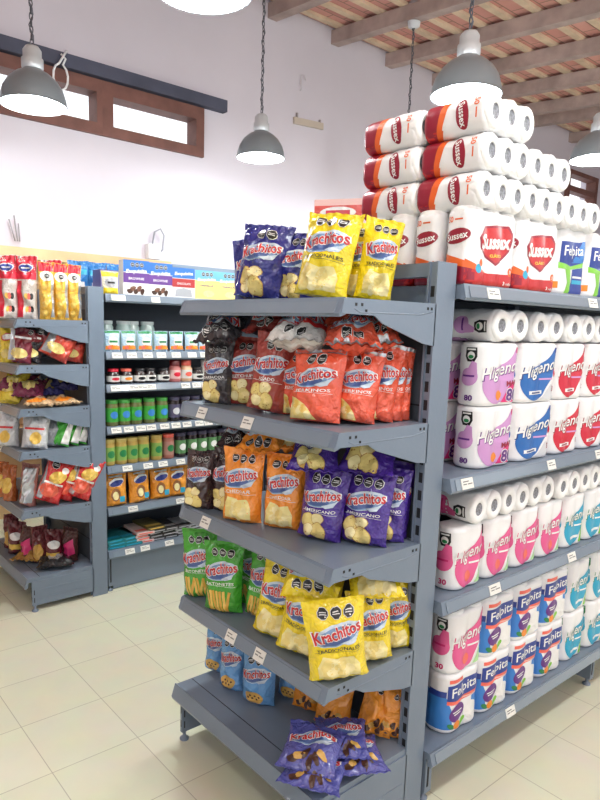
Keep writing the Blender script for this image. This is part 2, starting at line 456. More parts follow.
def badge(A, x, y, s, ring, leaf):
    A.poly([(x-s, y-s*.2), (x-s*.6, y-s), (x+s*.6, y-s), (x+s, y-s*.2), (x+s*.9, y+s*1.2), (x-s*.9, y+s*1.2)], ring, 1)
    A.ell(x, y-s*.05, s*.62, s*.62, I_WHITE, 2); A.ell(x, y-.25*s, s*.45, s*.3, leaf, 3); A.rect(x-s*.7, y+s*.78, x+s*.7, y+s*1.02, I_WHITE, 2)
def lab(name, rgb): return ink(rgb, 'label_'+name)
L_PINK, L_PINKD = lab('pink', (226, 92, 148)), lab('pink_deep', (204, 40, 110))
L_LILAC, L_PURP = lab('lilac', (204, 150, 204)), lab('purple', (98, 40, 128))
L_MAG, L_BLUE, L_RED = lab('magenta', (222, 40, 120)), lab('blue', (36, 104, 180)), lab('red', (206, 30, 56))
L_TEAL, L_GREEN, L_LIME = lab('teal', (44, 164, 200)), lab('green', (40, 130, 76)), lab('lime', (130, 200, 66))
L_FBLUE, L_CORAL, L_ORA = lab('deep_blue', (44, 66, 148)), lab('coral', (240, 108, 92)), lab('orange', (240, 140, 40))
L_SBLUE, L_MAROON, L_SORA, L_SRED = lab('sky_blue', (60, 130, 206)), lab('maroon', (150, 30, 52)), lab('burnt_orange', (232, 104, 44)), lab('crimson', (196, 40, 42))
L_GREY, L_SILV = lab('grey', (170, 172, 178)), lab('pale_grey', (214, 216, 220))
def hig_art(w, d, h, kind):
    A = Art(); rc = .044; side = -(w/2-rc)-rc*PI/2
    fx = .015*w
    col = {'pink': L_PINK, 'max': L_LILAC, 'blue': L_BLUE, 'red': L_RED, 'teal': L_TEAL}[kind]
    edge = {'pink': L_PINKD, 'max': L_PURP, 'blue': L_NAVYK, 'red': L_MAROON, 'teal': L_GREEN}[kind]
    ribbon(A, col, fx, .47*h, .47*w, .45*h, 1)
    A.poly([(fx+.30*w, .84*h), (fx+.42*w, .84*h), (fx+.42*w, .93*h), (fx+.30*w, .93*h)], L_FBLUE if kind == 'blue' else (L_PINKD if kind != 'teal' else L_SBLUE), 2)
    if kind == 'teal': A.poly([(fx+.14*w, .06*h), (fx+.44*w, .06*h), (fx+.44*w, .5*h), (fx+.3*w, .5*h), (fx+.2*w, .3*h)], L_LIME, 1.5)
    if kind == 'pink': A.poly([(fx+.12*w, .06*h), (fx+.42*w, .06*h), (fx+.42*w, .24*h), (fx+.28*w, .28*h)], lab('pale_green', (176, 222, 160)), 1.5)
    if kind == 'blue': A.poly([(fx+.05*w, .04*h), (fx+.42*w, .04*h), (fx+.42*w, .26*h), (fx+.26*w, .3*h)], L_SILV, .5)
    A.text('Higienol', fx-.026*w, .545*h, .9*w, edge, 3, 10, .02, .3, .265*h)
    A.text('Higienol', fx-.04*w, .555*h, .9*w, I_WHITE, 4, 10, .014, .3, .26*h)
    if kind == 'max':
        A.poly([(fx+.02*w, .05*h), (fx+.44*w, .05*h), (fx+.46*w, .4*h), (fx+.2*w, .36*h)], L_MAG, 1.5)
        A.text('MAX', fx+.26*w, .36*h, .3*w, L_MAROON, 3, 4, .03, 0, .09*h)
        A.text('80', fx+.27*w, .17*h, .32*w, I_WHITE, 3, 0, .07, 0, .24*h); A.text('80', fx+.27*w, .17*h, .3*w, L_PURP, 4, 0, .03, 0, .21*h)
        A.ell(fx-.08*w, .17*h, .09*w, .08*h, L_ORA, 2)
    elif kind in ('blue', 'red'):
        A.rect(fx-.3*w, .14*h, fx+.06*w, .2*h, I_WHITE, 2); A.rect(fx-.24*w, .155*h, fx+.02*w, .18*h, edge, 3)
        A.text('30', fx+.36*w, .22*h, .13*w, L_MAROON, 3, 0, .02, 0, .09*h)
        A.rect(fx-.05*w, .38*h, fx+.3*w, .41*h, L_LILAC, 2)
    else:
        A.text('30', fx+.36*w, .36*h, .1*w, edge, 3, 0, .02, 0, .08*h)
        A.rect(fx-.05*w, .385*h, fx+.25*w, .415*h, I_WHITE, 2)
        if kind == 'pink': A.ell(fx-.1*w, .2*h, .1*w, .09*h, L_CORAL, 2)
        else: A.rect(fx-.26*w, .16*h, fx+.1*w, .21*h, I_WHITE, 2)
    badge(A, side, .8*h, .019, I_BLACK if kind != 'teal' else L_GREEN, L_GREEN)
    drop(A, {'max': L_LILAC}.get(kind, col), side-.004, .46*h, .033 if kind == 'pink' else .028, 1)
    A.rect(side-.026, .46*h, side+.014, .49*h, edge, 2)
    A.text('80' if kind == 'max' else '30', side, .13*h, .026, L_PURP if kind == 'max' else edge, 2, 0, .04, 0, .018)
    return A
L_NAVYK = lab('navy', (30, 50, 120))
def felpita_art(w, d, h):
    A = Art(); rc = .044; side = -(w/2-rc)-rc*PI/2
    A.poly([(-.46*w, .56*h), (-.2*w, .53*h), (.1*w, .58*h), (.5*w, .62*h), (.5*w, .84*h), (.2*w, .86*h), (-.46*w, .82*h)], L_FBLUE, 1)
    A.rect(-.44*w, .86*h, -.1*w, .92*h, L_CORAL, 1)
    A.text('Felpita', -.05*w, .7*h, .68*w, I_WHITE, 2, 6, .012, .12, .2*h)
    A.poly([(-.46*w, .5*h), (-.2*w, .47*h), (.1*w, .5*h), (.5*w, .55*h), (.5*w, .62*h), (.1*w, .585*h), (-.2*w, .54*h), (-.46*w, .565*h)], L_CORAL, 1.6)
    A.rect(-.05*w, .51*h, .36*w, .54*h, lab('pale_pink', (250, 190, 180)), 2.2)
    A.poly([(.1*w, .05*h), (.5*w, .05*h), (.5*w, .53*h), (.2*w, .49*h)], L_SBLUE, .8); A.ell(.18*w, .2*h, .2*w, .22*h, I_WHITE, 1.2)
    A.ell(-.2*w, .33*h, .21*w, .14*h, L_PURP, 2, 15); A.rect(-.33*w, .34*h, -.06*w, .36*h, I_WHITE, 3); A.rect(-.3*w, .3*h, -.1*w, .32*h, I_WHITE, 3)
    A.ell(-.22*w, .13*h, .09*w, .07*h, L_ORA, 2); A.ell(-.05*w, .14*h, .1*w, .045*h, L_LIME, 2, 40); A.ell(-.36*w, .13*h, .08*w, .04*h, L_GREEN, 1.6, -30)
    A.poly([(side-.05, .08*h), (side+.055, .08*h), (side+.05, .4*h), (side+.03, .62*h), (side-.05, .7*h)], L_SBLUE, .7); A.rect(side-.03, .62*h, side+.03, .72*h, L_FBLUE, .9)
    return A
def felpita_tall_art(w, d, h):
    A = Art()
    A.poly([(-.44*w, .48*h), (-.1*w, .44*h), (.36*w, .52*h), (.36*w, .86*h), (.1*w, .82*h), (-.44*w, .8*h)], L_FBLUE, 1)
    A.poly([(-.05*w, .5*h), (.36*w, .52*h), (.4*w, .7*h), (.36*w, .86*h), (.2*w, .84*h)], L_SBLUE, 1.3)
    A.text('Felpita', -.07*w, .66*h, .62*w, I_WHITE, 2, 4, .012, .12, .2*h)
    A.poly([(-.46*w, .40*h), (-.2*w, .38*h), (.36*w, .46*h), (.36*w, .54*h), (-.1*w, .44*h), (-.46*w, .49*h)], L_LIME, 1.8)
    A.poly([(-.3*w, .03*h), (-.14*w, .03*h), (-.06*w, .2*h), (-.1*w, .42*h), (-.3*w, .4*h), (-.22*w, .2*h)], L_LIME, 1.6)
    A.poly([(-.16*w, .03*h), (.36*w, .03*h), (.3*w, .2*h), (.36*w, .46*h), (-.02*w, .4*h), (-.04*w, .2*h)], L_FBLUE, 1.2)
    A.rect(0, .27*h, .26*w, .3*h, I_WHITE, 2); A.rect(-.02*w, .18*h, .28*w, .24*h, L_TEAL, 2)
    A.rect(-.8*w, .1*h, -.44*w, .2*h, L_ORA, 1)
    return A
def sussex_art(w, d, h):
    A = Art(); rc = .034; side = -(w/2-rc)-rc*PI/2-(d/2-rc)
    # front: crimson shield, red foot band with an orange swoosh running from the side
    sh = [(-.4, .62), (-.28, .78), (.0, .82), (.3, .84), (.42, .74), (.36, .5), (.16, .34), (.02, .28), (-.16, .36), (-.34, .48)]
    A.poly([(x*w*.88+.03*w, y*h) for x, y in sh], L_MAROON, 1)
    A.poly([((x*.9)*w*.88+.03*w, (.56+(y-.56)*.88)*h) for x, y in sh], L_SRED, 1.6)
    A.text('Sussex', .04*w, .6*h, .6*w, I_WHITE, 3, 4, .045, 0, .2*h)
    A.text('CL\u00c1SICO', .06*w, .42*h, .26*w, I_YEL, 3, 4, .03, 0, .05*h)
    A.poly([(-.5*w, .24*h), (-.34*w, .2*h), (-.1*w, .17*h), (.5*w, .19*h), (.5*w, .01*h), (-.5*w, .01*h)], L_SRED, 1)
    A.poly([(-.5*w, .34*h), (-.4*w, .29*h), (-.2*w, .2*h), (-.1*w, .17*h), (-.34*w, .2*h), (-.5*w, .24*h)], L_SORA, 1.4)
    A.text('3', .27*w, .06*h, .03*w, I_WHITE, 2, 0, .03, 0, .05*h); A.text('rollos', .37*w, .055*h, .12*w, I_WHITE, 2, 0, .01, 0, .04*h)
    A.ell(.38*w, .22*h, .045*w, .06*h, L_SORA, 1.2); A.text('3', .38*w, .22*h, .03*w, I_WHITE, 2, 0, .03, 0, .05*h)
    A.ell(-.3*w, .22*h, .06*w, .06*h, L_TEAL, 1.8); A.ell(-.25*w, .3*h, .04*w, .05*h, L_SORA, 1.8)
    # narrow side: maroon foot, orange stripe, oval badge with lettering
    a, b = side-.062, side+.062
    A.poly([(a, .01*h), (b, .01*h), (b, .2*h), (side, .26*h), (a, .34*h)], L_MAROON, 1)
    A.poly([(a, .34*h), (side, .26*h), (b, .2*h), (b, .27*h), (side, .37*h), (a, .46*h)], L_SORA, 1.2)
    A.ell(side+.004, .64*h, .04, .02, L_MAROON, 1.5, 8); A.text('Sussex', side+.004, .64*h, .064, I_WHITE, 3, 8, .02, 0, .019)
    A.text('50', side-.02, .86*h, .02, L_SORA, 2, 0, .02, 0, .016); A.rect(side-.005, .85*h, side+.02, .87*h, L_SORA, 2)
    return A
PK = {}
def pack(kind, loc, label, group, rot=(0, 0, 0), rolls=None, name='toilet_paper_pack', cat='pack of toilet paper'):
    """rolls: list of (x, y) axes whose upper end shows; None when the ends are covered"""
    w, d, h, rr = PKDIM[kind]
    if kind not in PK:
        art = {'felpita': lambda: felpita_art(w, d, h), 'tall': lambda: felpita_tall_art(w, d, h), 'sussex': lambda: sussex_art(w, d, h)}.get(kind, lambda: hig_art(w, d, h, {'pinkbase': 'pink', 'maxl': 'max'}.get(kind, kind)))()
        n = 3 if kind == 'sussex' else 2
        PK[kind] = [sleeve_mesh('wrapper', w, d, h, min(rr, d/2-.001), art, s, n) for s in (1, 2)]
    t = thing(name, label, cat, loc, rot, group)
    link('wrapper', random.choice(PK[kind]), t)
    n = 3 if kind == 'sussex' else 2
    if rolls:
        rad = min(d/2, .048)*.965; body, core = roll_meshes(rad, .1); sx = min(1, (w/n)/(2*rad))
        for k in range(n):
            r_ = link('roll', body, t, (-w/2+w*(k+.5)/n, 0, h-.1+.007))
            r_.scale = (sx, 1, 1); link('core', core, r_)
    return t
PKDIM = {'pink': (.163, .096, .196, .046), 'teal': (.163, .096, .196, .046), 'felpita': (.183, .1, .2, .046), 'max': (.204, .106, .188, .05),
         'blue': (.226, .116, .188, .055), 'red': (.19, .116, .188, .052), 'sussex': (.226, .094, .2, .034), 'maxl': (.2, .096, .19, .046), 'tall': (.19, .1, .205, .046), 'pinkbase': (.183, .1, .2, .046)}


# ------------------------------------------------------------------ the room
def node_floor():
    m = bpy.data.materials.new('floor_tiles'); m.use_nodes = True; nt = m.node_tree; b = nt.nodes['Principled BSDF']
    tc = nt.nodes.new('ShaderNodeTexCoord'); mp = nt.nodes.new('ShaderNodeMapping'); mp.inputs['Location'].default_value = (.7454+.2977*30, -1.6985+.2977*30, 0)
    br = nt.nodes.new('ShaderNodeTexBrick'); br.offset = 0; br.squash = 1
    br.inputs['Scale'].default_value = 1; br.inputs['Brick Width'].default_value = .2977; br.inputs['Row Height'].default_value = .2977
    br.inputs['Mortar Size'].default_value = .0016; br.inputs['Mortar Smooth'].default_value = .3
    br.inputs['Color1'].default_value = srgb(234, 236, 212); br.inputs['Color2'].default_value = srgb(230, 231, 206); br.inputs['Mortar'].default_value = srgb(186, 184, 162)
    n = nt.nodes.new('ShaderNodeTexNoise'); n.inputs['Scale'].default_value = 7; n.inputs['Detail'].default_value = 6
    mx = nt.nodes.new('ShaderNodeMixRGB'); mx.blend_type = 'MULTIPLY'; mx.inputs['Fac'].default_value = .16
    L = nt.links
    L.new(tc.outputs['Object'], mp.inputs['Vector']); L.new(mp.outputs['Vector'], br.inputs['Vector']); L.new(tc.outputs['Object'], n.inputs['Vector'])
    L.new(br.outputs['Color'], mx.inputs['Color1']); L.new(n.outputs['Color'], mx.inputs['Color2']); L.new(mx.outputs['Color'], b.inputs['Base Color'])
    b.inputs['Roughness'].default_value = .3; b.inputs['Specular IOR Level'].default_value = .4
    bp = nt.nodes.new('ShaderNodeBump'); bp.inputs['Strength'].default_value = .25; bp.inputs['Distance'].default_value = .002; bp.invert = True
    L.new(br.outputs['Fac'], bp.inputs['Height']); L.new(bp.outputs['Normal'], b.inputs['Normal'])
    return m
def node_brick():
    m = bpy.data.materials.new('ceiling_bricks'); m.use_nodes = True; nt = m.node_tree; b = nt.nodes['Principled BSDF']
    tc = nt.nodes.new('ShaderNodeTexCoord')
    br = nt.nodes.new('ShaderNodeTexBrick'); br.offset = .5
    br.inputs['Scale'].default_value = 1; br.inputs['Brick Width'].default_value = .26; br.inputs['Row Height'].default_value = .13; br.inputs['Mortar Size'].default_value = .006
    br.inputs['Color1'].default_value = srgb(214, 158, 146); br.inputs['Color2'].default_value = srgb(200, 140, 130); br.inputs['Mortar'].default_value = srgb(150, 118, 104)
    nt.links.new(tc.outputs['Object'], br.inputs['Vector']); nt.links.new(br.outputs['Color'], b.inputs['Base Color']); b.inputs['Roughness'].default_value = .9
    return m
PLASTER = mat('lavender_white_plaster', (203, 196, 205), .85, 0, .3, .12, 14, 0, .03, 1.6)
BEAM = mat('beam_wood', (172, 152, 146), .75, 0, .3, .25, 18, 0, .22, 5)
BATTEN = mat('batten_wood', (214, 190, 164), .75, 0, .3, .2, 20, 0, .15, 6)
FRAMEW = mat('window_wood', (112, 74, 66), .6, 0, .4, .2, 24, 0, .2, 8)
LINTEL = mat('lintel_grey_blue', (74, 76, 92), .7, 0, .3, .15, 20, 0, .15, 5)
TAN = mat('tan_board', (206, 172, 130), .6, 0, .4, .1, 20, 0, .12, 5)
def box_obj(name, a, b, m, parent=None):
    mb = MB(); mb.box(a, b, m); return mb.build(name, parent)
X0, X1, Y0, Y1 = -5.0, 10.0, -5.0, 4.0
SL = math.tan(R(5))
zc = lambda y: 4.335-(Y1-y)*SL          # underside of the brick ceiling
struct(box_obj('floor', (X0, Y0, -.1), (X1, Y1, 0), node_floor()))
# back wall with two clerestory windows and a far one
def wall_with_holes(name, y0, y1, holes, x0, x1, ztop):
    mb = MB(); xs = sorted({x0, x1} | {h[0] for h in holes} | {h[1] for h in holes})
    for a, b in zip(xs, xs[1:]):
        hs = [h for h in holes if h[0] <= a+1e-6 and h[1] >= b-1e-6]
        z = 0
        for h in sorted(hs, key=lambda h: h[2]): mb.box((a, y0, z), (b, y1, h[2]), PLASTER); z = h[3]
        mb.box((a, y0, z), (b, y1, ztop), PLASTER)
    return struct(mb.build(name))
wall_with_holes('wall_back', Y1, Y1+.25, [(-.62, .90, 2.85, 3.25), (.90, 1.83, 2.85, 3.25), (8.10, 9.06, 3.05, 3.82)], X0, X1, 4.5)
struct(box_obj('wall_left', (X0-.2, Y0-.2, 0), (X0, Y1+.25, 4.5), PLASTER))
struct(box_obj('wall_right', (X1, Y0-.2, 0), (X1+.2, Y1+.25, 4.5), PLASTER))
wall_with_holes('wall_front', Y0-.2, Y0, [(-4.2, -1.4, .3, 2.9), (-.8, 2.4, .02, 2.9), (3.0, 5.8, .3, 2.9), (6.4, 9.4, .3, 2.9)], X0, X1, 4.2)
mb = MB()
mb.prism([(Y0-.2, zc(Y0-.2)), (Y1+.25, zc(Y1+.25)), (Y1+.25, zc(Y1+.25)+.15), (Y0-.2, zc(Y0-.2)+.15)], lambda u, v, k: ((X0-.2, X1+.2)[k], u, v), node_brick())
struct(mb.build('ceiling'))
for k in range(-3, 10):
    x = 2.52+.795*k
    if k == 6: x = 7.02
    if not X0 < x < X1-.2: continue
    mb = MB()
    mb.prism([(Y0, zc(Y0)-.155), (Y1, zc(Y1)-.155), (Y1, zc(Y1)-.028), (Y0, zc(Y0)-.028)], lambda u, v, k_: (x+.105*k_, u, v), BEAM)
    struct(mb.build('ceiling_beam'))
for k in range(24):
    y = 3.86-.27*k
    if y < -2.4: break
    mb = MB()
    mb.prism([(y, zc(y)-.028), (y+.07, zc(y+.07)-.028), (y+.07, zc(y+.07)), (y, zc(y))], lambda u, v, k_: ((X0, X1)[k_], u, v), BATTEN)
    struct(mb.build('ceiling_batten'))
# windows: sky-lit panes in brown frames
GLASS = bpy.data.materials.new('window_glass'); GLASS.use_nodes = True
nt = GLASS.node_tree; nt.nodes.clear()
o_ = nt.nodes.new('ShaderNodeOutputMaterial'); mxs = nt.nodes.new('ShaderNodeMixShader'); tr = nt.nodes.new('ShaderNodeBsdfTransparent'); gl = nt.nodes.new('ShaderNodeBsdfGlossy')
gl.inputs['Roughness'].default_value = .02; mxs.inputs['Fac'].default_value = .05
nt.links.new(tr.outputs[0], mxs.inputs[1]); nt.links.new(gl.outputs[0], mxs.inputs[2]); nt.links.new(mxs.outputs[0], o_.inputs['Surface'])
def window(name, x0, x1, z0, z1, px0, px1, pz0, pz1):
    w = bpy.data.objects.new(name, None); COL.objects.link(w); w.location = (x0, Y1, z0); struct(w)
    mb = MB(); d0, d1 = -.035, .12
    for a, b in (((0, d0, 0), (x1-x0, d1, pz0-z0)), ((0, d0, pz1-z0), (x1-x0, d1, z1-z0)), ((0, d0, pz0-z0), (px0-x0, d1, pz1-z0)), ((px1-x0, d0, pz0-z0), (x1-x0, d1, pz1-z0))): mb.box(a, b, FRAMEW)
    mb.build('window_frame', w)
    mb = MB(); mb.box((px0-x0, .05, pz0-z0), (px1-x0, .056, pz1-z0), GLASS); mb.build('window_pane', w)
    return w
window('window_1', -.62, .90, 2.85, 3.25, -.54, .855, 2.935, 3.158)
window('window_2', .90, 1.83, 2.85, 3.25, .99, 1.752, 2.928, 3.148)
w3 = window('window_3', 8.10, 9.06, 3.05, 3.82, 8.2, 8.98, 3.12, 3.76)
box_obj('transom_bar', (.05, -.03, .47), (.92, .1, .55), FRAMEW, w3)
struct(box_obj('trim_1', (X0, Y1-.07, 3.26), (2.045, Y1, 3.355), LINTEL))
# odds and ends fixed on the back wall
mb = MB(); mb.obox((3.045, Y1-.012, 3.385), (.19, .012, .03), Matrix.Rotation(R(-3), 4, 'Y'), mat('weathered_strip', (188, 174, 160), .7))
for q in (-.15, .15): mb.box((3.045+q-.008, Y1-.02, 3.41), (3.045+q+.008, Y1, 3.45), mat('nail_grey', (150, 140, 140), .5))
tag(mb.build('wall_batten'), 'short tan wooden strip fixed alone on the plaster wall', 'wooden strip')
mb = MB(); mb.tube([(2.93, Y1-.004, 3.66), (2.93, Y1-.02, 3.67), (2.93, Y1-.02, 3.80), (2.97, Y1-.02, 3.80), (2.98, Y1-.02, 3.76)], .004, mat('hook_wire', (190, 184, 190), .5))
tag(mb.build('wall_hook'), 'thin bent wire hook on the wall above the wooden strip', 'hook')
CABLE = mat('white_cable', (226, 226, 228), .5)
mb = MB(); pts = [(.56, Y1-.09, 3.33), (.59, Y1-.1, 3.30)]
pts += [(.55+.055*math.sin(a), Y1-.1, 3.17+.09*math.cos(a)) for a in [R(20+30*k) for k in range(12)]]+[(.6, Y1-.1, 3.36)]
mb.tube(pts, .008, CABLE); tag(mb.build('cable_loop'), 'loop of white cable hung from the lintel over the clerestory window', 'cable')
t = thing('wall_socket_box', 'white electrical box with a looped cable on the back wall above the cake mix boxes', 'socket box', (1.33, Y1, 1.95))
mb = MB(); mb.box((-.05, -.06, 0), (.06, 0, .12), CABLE); mb.build('housing', t)
mb = MB(); mb.tube([(0, -.03, .12), (.01, -.05, .22), (.06, -.06, .25), (.1, -.05, .2), (.09, -.04, .08), (.02, -.05, .03)], .008, mat('grey_cable', (150, 150, 156), .5)); mb.build('cable', t)
mb = MB()
for k, (dx, dz) in enumerate(((-.06, .2), (0, .24), (.05, .17))): mb.tube([(.22+dx*.3, Y1-.05, 1.98), (.2+dx*.6, Y1-.05, 1.98+dz*.75)], .005, mat('wire_grey', (150, 146, 150), .5))
tag(mb.build('wire_ends'), 'three grey wire ends sticking up behind the tan board on the back wall', 'wires')

# ------------------------------------------------------------------ pendant lamps
SHADEO = mat('lamp_grey_metal', (128, 136, 142), .3, .35, .5); SHADEI = mat('lamp_white_inside', (245, 246, 246), .5)
BULB = emit('lamp_bulb_glow', (244, 250, 255), 22); CHAIN = mat('chain_grey', (96, 96, 104), .5, .4); ROSE = mat('ceiling_rose', (206, 206, 210), .5)
def lamp(x, y, label, zb=2.655, r=.182, power=44):
    t = thing('pendant_lamp', label, 'pendant lamp', (x, y, zb), (0, 0, 0), 'grey dome lamps hung over the shop floor')
    prof = [(r, 0), (r*.985, .035), (r*.9, .085), (r*.74, .13), (r*.52, .165), (r*.36, .18), (r*.3, .19)]
    mb = MB(); mb.lathe(prof, SHADEO, 32); mb.lathe([(r+.004, -.003), (r+.004, .006), (r-.004, .006), (r-.004, -.003), (r+.004, -.003)], SHADEO, 32); mb.build('shade', t, False)
    mb = MB(); mb.lathe([(a-.004, z-.003) for a, z in prof], SHADEI, 32); mb.build('reflector', t, False)
    mb = MB(); mb.lathe([(r*.3, .185), (r*.33, .2), (r*.33, .245), (r*.28, .25), (r*.28, .29), (r*.2, .31), (.012, .315), (0, .315)], mat('lamp_neck_light', (196, 200, 204), .35, .3), 20); mb.build('neck', t, False)
    mb = MB(); mb.lathe([(0, .02), (.05, .025), (.075, .05), (.08, .08), (.06, .12), (.03, .16), (.03, .185)], BULB, 18); mb.build('bulb', t, False)
    top = zc(y)-.16-zb
    mb = MB(); n = int((top-.31)/.034)
    for k in range(n):
        z = .315+.034*k; a = PI/2*(k % 2)
        pts = [(.009*math.cos(q)*math.cos(a), .009*math.cos(q)*math.sin(a), z+.017+.022*math.sin(q)) for q in [2*PI*j/8 for j in range(9)]]
        mb.tube(pts, .0035, CHAIN, 4)
    mb.tube([(.012*math.sin(k*1.3), .012*math.cos(k*1.3), .31+(top-.31)*k/40) for k in range(41)], .004, CHAIN, 4)
    mb.build('chain', t, False)
    mb = MB(); mb.lathe([(.012, top-.05), (.05, top-.035), (.055, top), (.055, top+.16), (0, top+.16)], ROSE, 16); mb.build('ceiling_rose', t, False)
    li = bpy.data.lights.new('point_light', 'POINT'); li.energy = power; li.shadow_soft_size = .09; li.color = (.93, 1.0, .985)
    lo = bpy.data.objects.new('point_light', li); COL.objects.link(lo); lo.location = (x, y, zb-.03)
lamp(0, 2.91, 'grey dome pendant lamp on a chain in front of the clerestory windows', 2.63, power=26)
lamp(1.78, 3.09, 'grey dome pendant lamp hanging against the bare lavender wall', 2.69, power=26)
lamp(3.38, 3.01, 'grey dome pendant lamp hidden behind the white paper roll stack, cord showing above it', power=26)
lamp(.04, 1.19, 'pendant lamp at the top edge of the picture, only its glowing rim in view')
lamp(1.66, 1.16, 'brightly glowing dome pendant lamp right above the stacked paper roll packs')
lamp(3.40, 1.27, 'dome pendant lamp hanging beyond the stacked roll packs near the far window')

# unseen lights added to brighten the room, behind and beside the view
for x in (-3.4, -1.7, 0, 1.7, 3.4, 5.1):
    for y in (-.7, -2.6):
        li = bpy.data.lights.new('point_light', 'POINT'); li.energy = 30 if y > -1 else 16; li.shadow_soft_size = .12; li.color = (.93, 1.0, .985)
        lo = bpy.data.objects.new('point_light', li); COL.objects.link(lo); lo.location = (x, y, 2.66)
# ------------------------------------------------------------------ gondola shelving
PW = .081
def slots(mb, x, y0, y1, z0, z1, nx=-1):
    z = z0
    while z < z1:
        mb.box((x-.0006 if nx < 0 else x-.001, y0, z), (x+.001 if nx < 0 else x+.0006, y1, z+.028), METALD); z += .05
def upright(t, y, H):
    mb = MB(); mb.box((.006, y, 0), (PW, y+.032, H), METAL); mb.box((0, y, 0), (.006, y+.006, H), METAL); mb.box((0, y+.026, 0), (.006, y+.032, H), METAL)
    slots(mb, .0062, y+.009, y+.023, .06, H-.05)
    return mb.build('upright', t)
def price_tag(parent, p0, d1, d2, w=.042, h=.034):
    """small paper card on a sloped price rail; p0 top-left corner, d1 along, d2 down"""
    d1, d2 = Vector(d1).normalized(), Vector(d2).normalized(); n = d2.cross(d1).normalized()*.0015
    p = Vector(p0); mb = MB()
    q = [p, p+d1*w, p+d1*w+d2*h, p+d2*h]
    mb.add([v+n for v in q]+[v-n*.3 for v in q], [(0, 1, 2, 3), (7, 6, 5, 4), (0, 4, 5, 1), (1, 5, 6, 2), (2, 6, 7, 3), (3, 7, 4, 0)], TAG)
    for a, b, c in ((.12, .25, .5), (.12, .5, .3), (.5, .5, .4)):
        z = [p+d1*w*a+d2*h*b+n*1.3, p+d1*w*(a+c)+d2*h*b+n*1.3, p+d1*w*(a+c)+d2*h*(b+.1)+n*1.3, p+d1*w*a+d2*h*(b+.1)+n*1.3]
        mb.add(z, [(0, 1, 2, 3)], TAGINK)
    return mb.build('price_tag', parent, False)
def end_unit(loc, W, H, D, Db, zs, zb, label, tags=()):
    t = thing('end_shelf_unit', label, 'shelf unit', loc, (0, 0, 0), None)
    upright(t, 0, H); upright(t, W-.032, H)
    mb = MB(); mb.box((.02, .032, H-.036), (.06, W-.032, H), METAL); mb.build('top_rail', t)
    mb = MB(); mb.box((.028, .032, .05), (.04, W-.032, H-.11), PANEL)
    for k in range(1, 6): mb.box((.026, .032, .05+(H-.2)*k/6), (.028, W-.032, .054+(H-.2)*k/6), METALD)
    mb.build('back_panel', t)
    for i, z in enumerate(zs):
        mb = MB(); mb.box((-D+.004, .004, z-.02), (.02, W-.004, z), METAL)
        sh = mb.build('shelf', t)
        mb = MB()
        mb.prism([(-D+.006, z), (-D, z+.003), (-D-.016, z-.034), (-D-.013, z-.042), (-D+.004, z-.036), (-D+.006, z-.02)], lambda u, v, k: (u, (.002, W-.002)[k], v), METAL)
        mb.prism([(-D-.0025, z-.004), (-D-.016, z-.034), (-D-.018, z-.034), (-D-.0045, z-.004)], lambda u, v, k: (u, (.02, W-.02)[k], v), STRIP)
        mb.build('price_rail', sh)
        for y in (0, W-.004):
            mb = MB()
            mb.prism([(-D-.004, z-.002), (-D+.004, z+.002), (.004, z+.002), (.004, z-.108), (-.04, z-.102), (-.2, z-.054), (-.23, z-.036), (-D-.012, z-.034)], lambda u, v, k: (u, y+(0, .004)[k], v), METAL)
            for x, dz in ((-D+.035, -.012), (-D+.055, -.012), (-D+.07, -.026), (-.03, -.012), (-.015, -.012)):
                c = (x, y+.002, z+dz); mb.obox(c, (.0035, .0026, .0035), Matrix.Identity(4), METALD)
            # pressed rib along the plate
            mb.tube([(-D+.03, y+.001, z-.022), (-D+.05, y+.001, z-.030), (-.06, y+.001, z-.028), (-.012, y+.001, z-.02)], .0022, METAL, 6)
            mb.build('bracket', sh)
        for (k, y) in tags:
            if k == i: price_tag(sh, (-D-.0065, y, z-.003), (0, -1, 0), (-.0135, 0, -.030), .046, .034)
    # base tray on end plates and feet
    b = MB(); b.box((-Db+.004, .004, zb-.02), (.02, W-.004, zb), METAL)
    b.box((-Db+.062, .01, zb), (-Db+.064, W-.01, zb+.001), METALD)
    base = b.build('base_shelf', t)
    mb = MB(); mb.prism([(-Db+.006, zb), (-Db, zb+.003), (-Db-.014, zb-.04), (-Db-.01, zb-.05), (-Db+.004, zb-.044)], lambda u, v, k: (u, (.002, W-.002)[k], v), METAL)
    mb.build('price_rail', base)
    for y in (0, W-.012):
        mb = MB(); mb.box((-Db+.022, y, .03), (.004, y+.012, zb-.018), METAL)
        for k in range(2): mb.box((-Db+.06, y-.0012, .06+.045*k), (-.01, y, .066+.045*k), METAL)
        for k in range(2): mb.box((-Db+.0215, y+.004, .05+.05*k), (-Db+.0222, y+.009, .075+.05*k), METALD)
        for k in range(2): mb.box((-Db+.03, y-.0006, .045+.04*k), (-Db+.034, y+.0005, .07+.04*k), METALD)
        mb.build('end_plate', base)
        mb = MB(); mb.lathe([(.016, 0), (.016, .006), (.006, .012), (.006, .034)], METAL, 12, (-Db+.035, y+.006, 0)); mb.build('foot', base)
    return t
END_TAGS = [(1, .60), (1, .37), (2, .575), (3, .43), (3, .29)]
end_unit((0, 0, 0), .708, 1.6, .33, .358, [1.490, 1.176, .839, .523], .216, 'grey end shelf unit in front, loaded with crisp bags', END_TAGS)
end_unit((-.088, 2.0, 0), .708, 1.588, .333, .333, [1.42, 1.208, 1.004, .80, .512], .172, 'grey end shelf unit of the far row holding mixed snack bags', [(0, .3), (0, .42), (1, .34), (2, .33), (3, .32)])
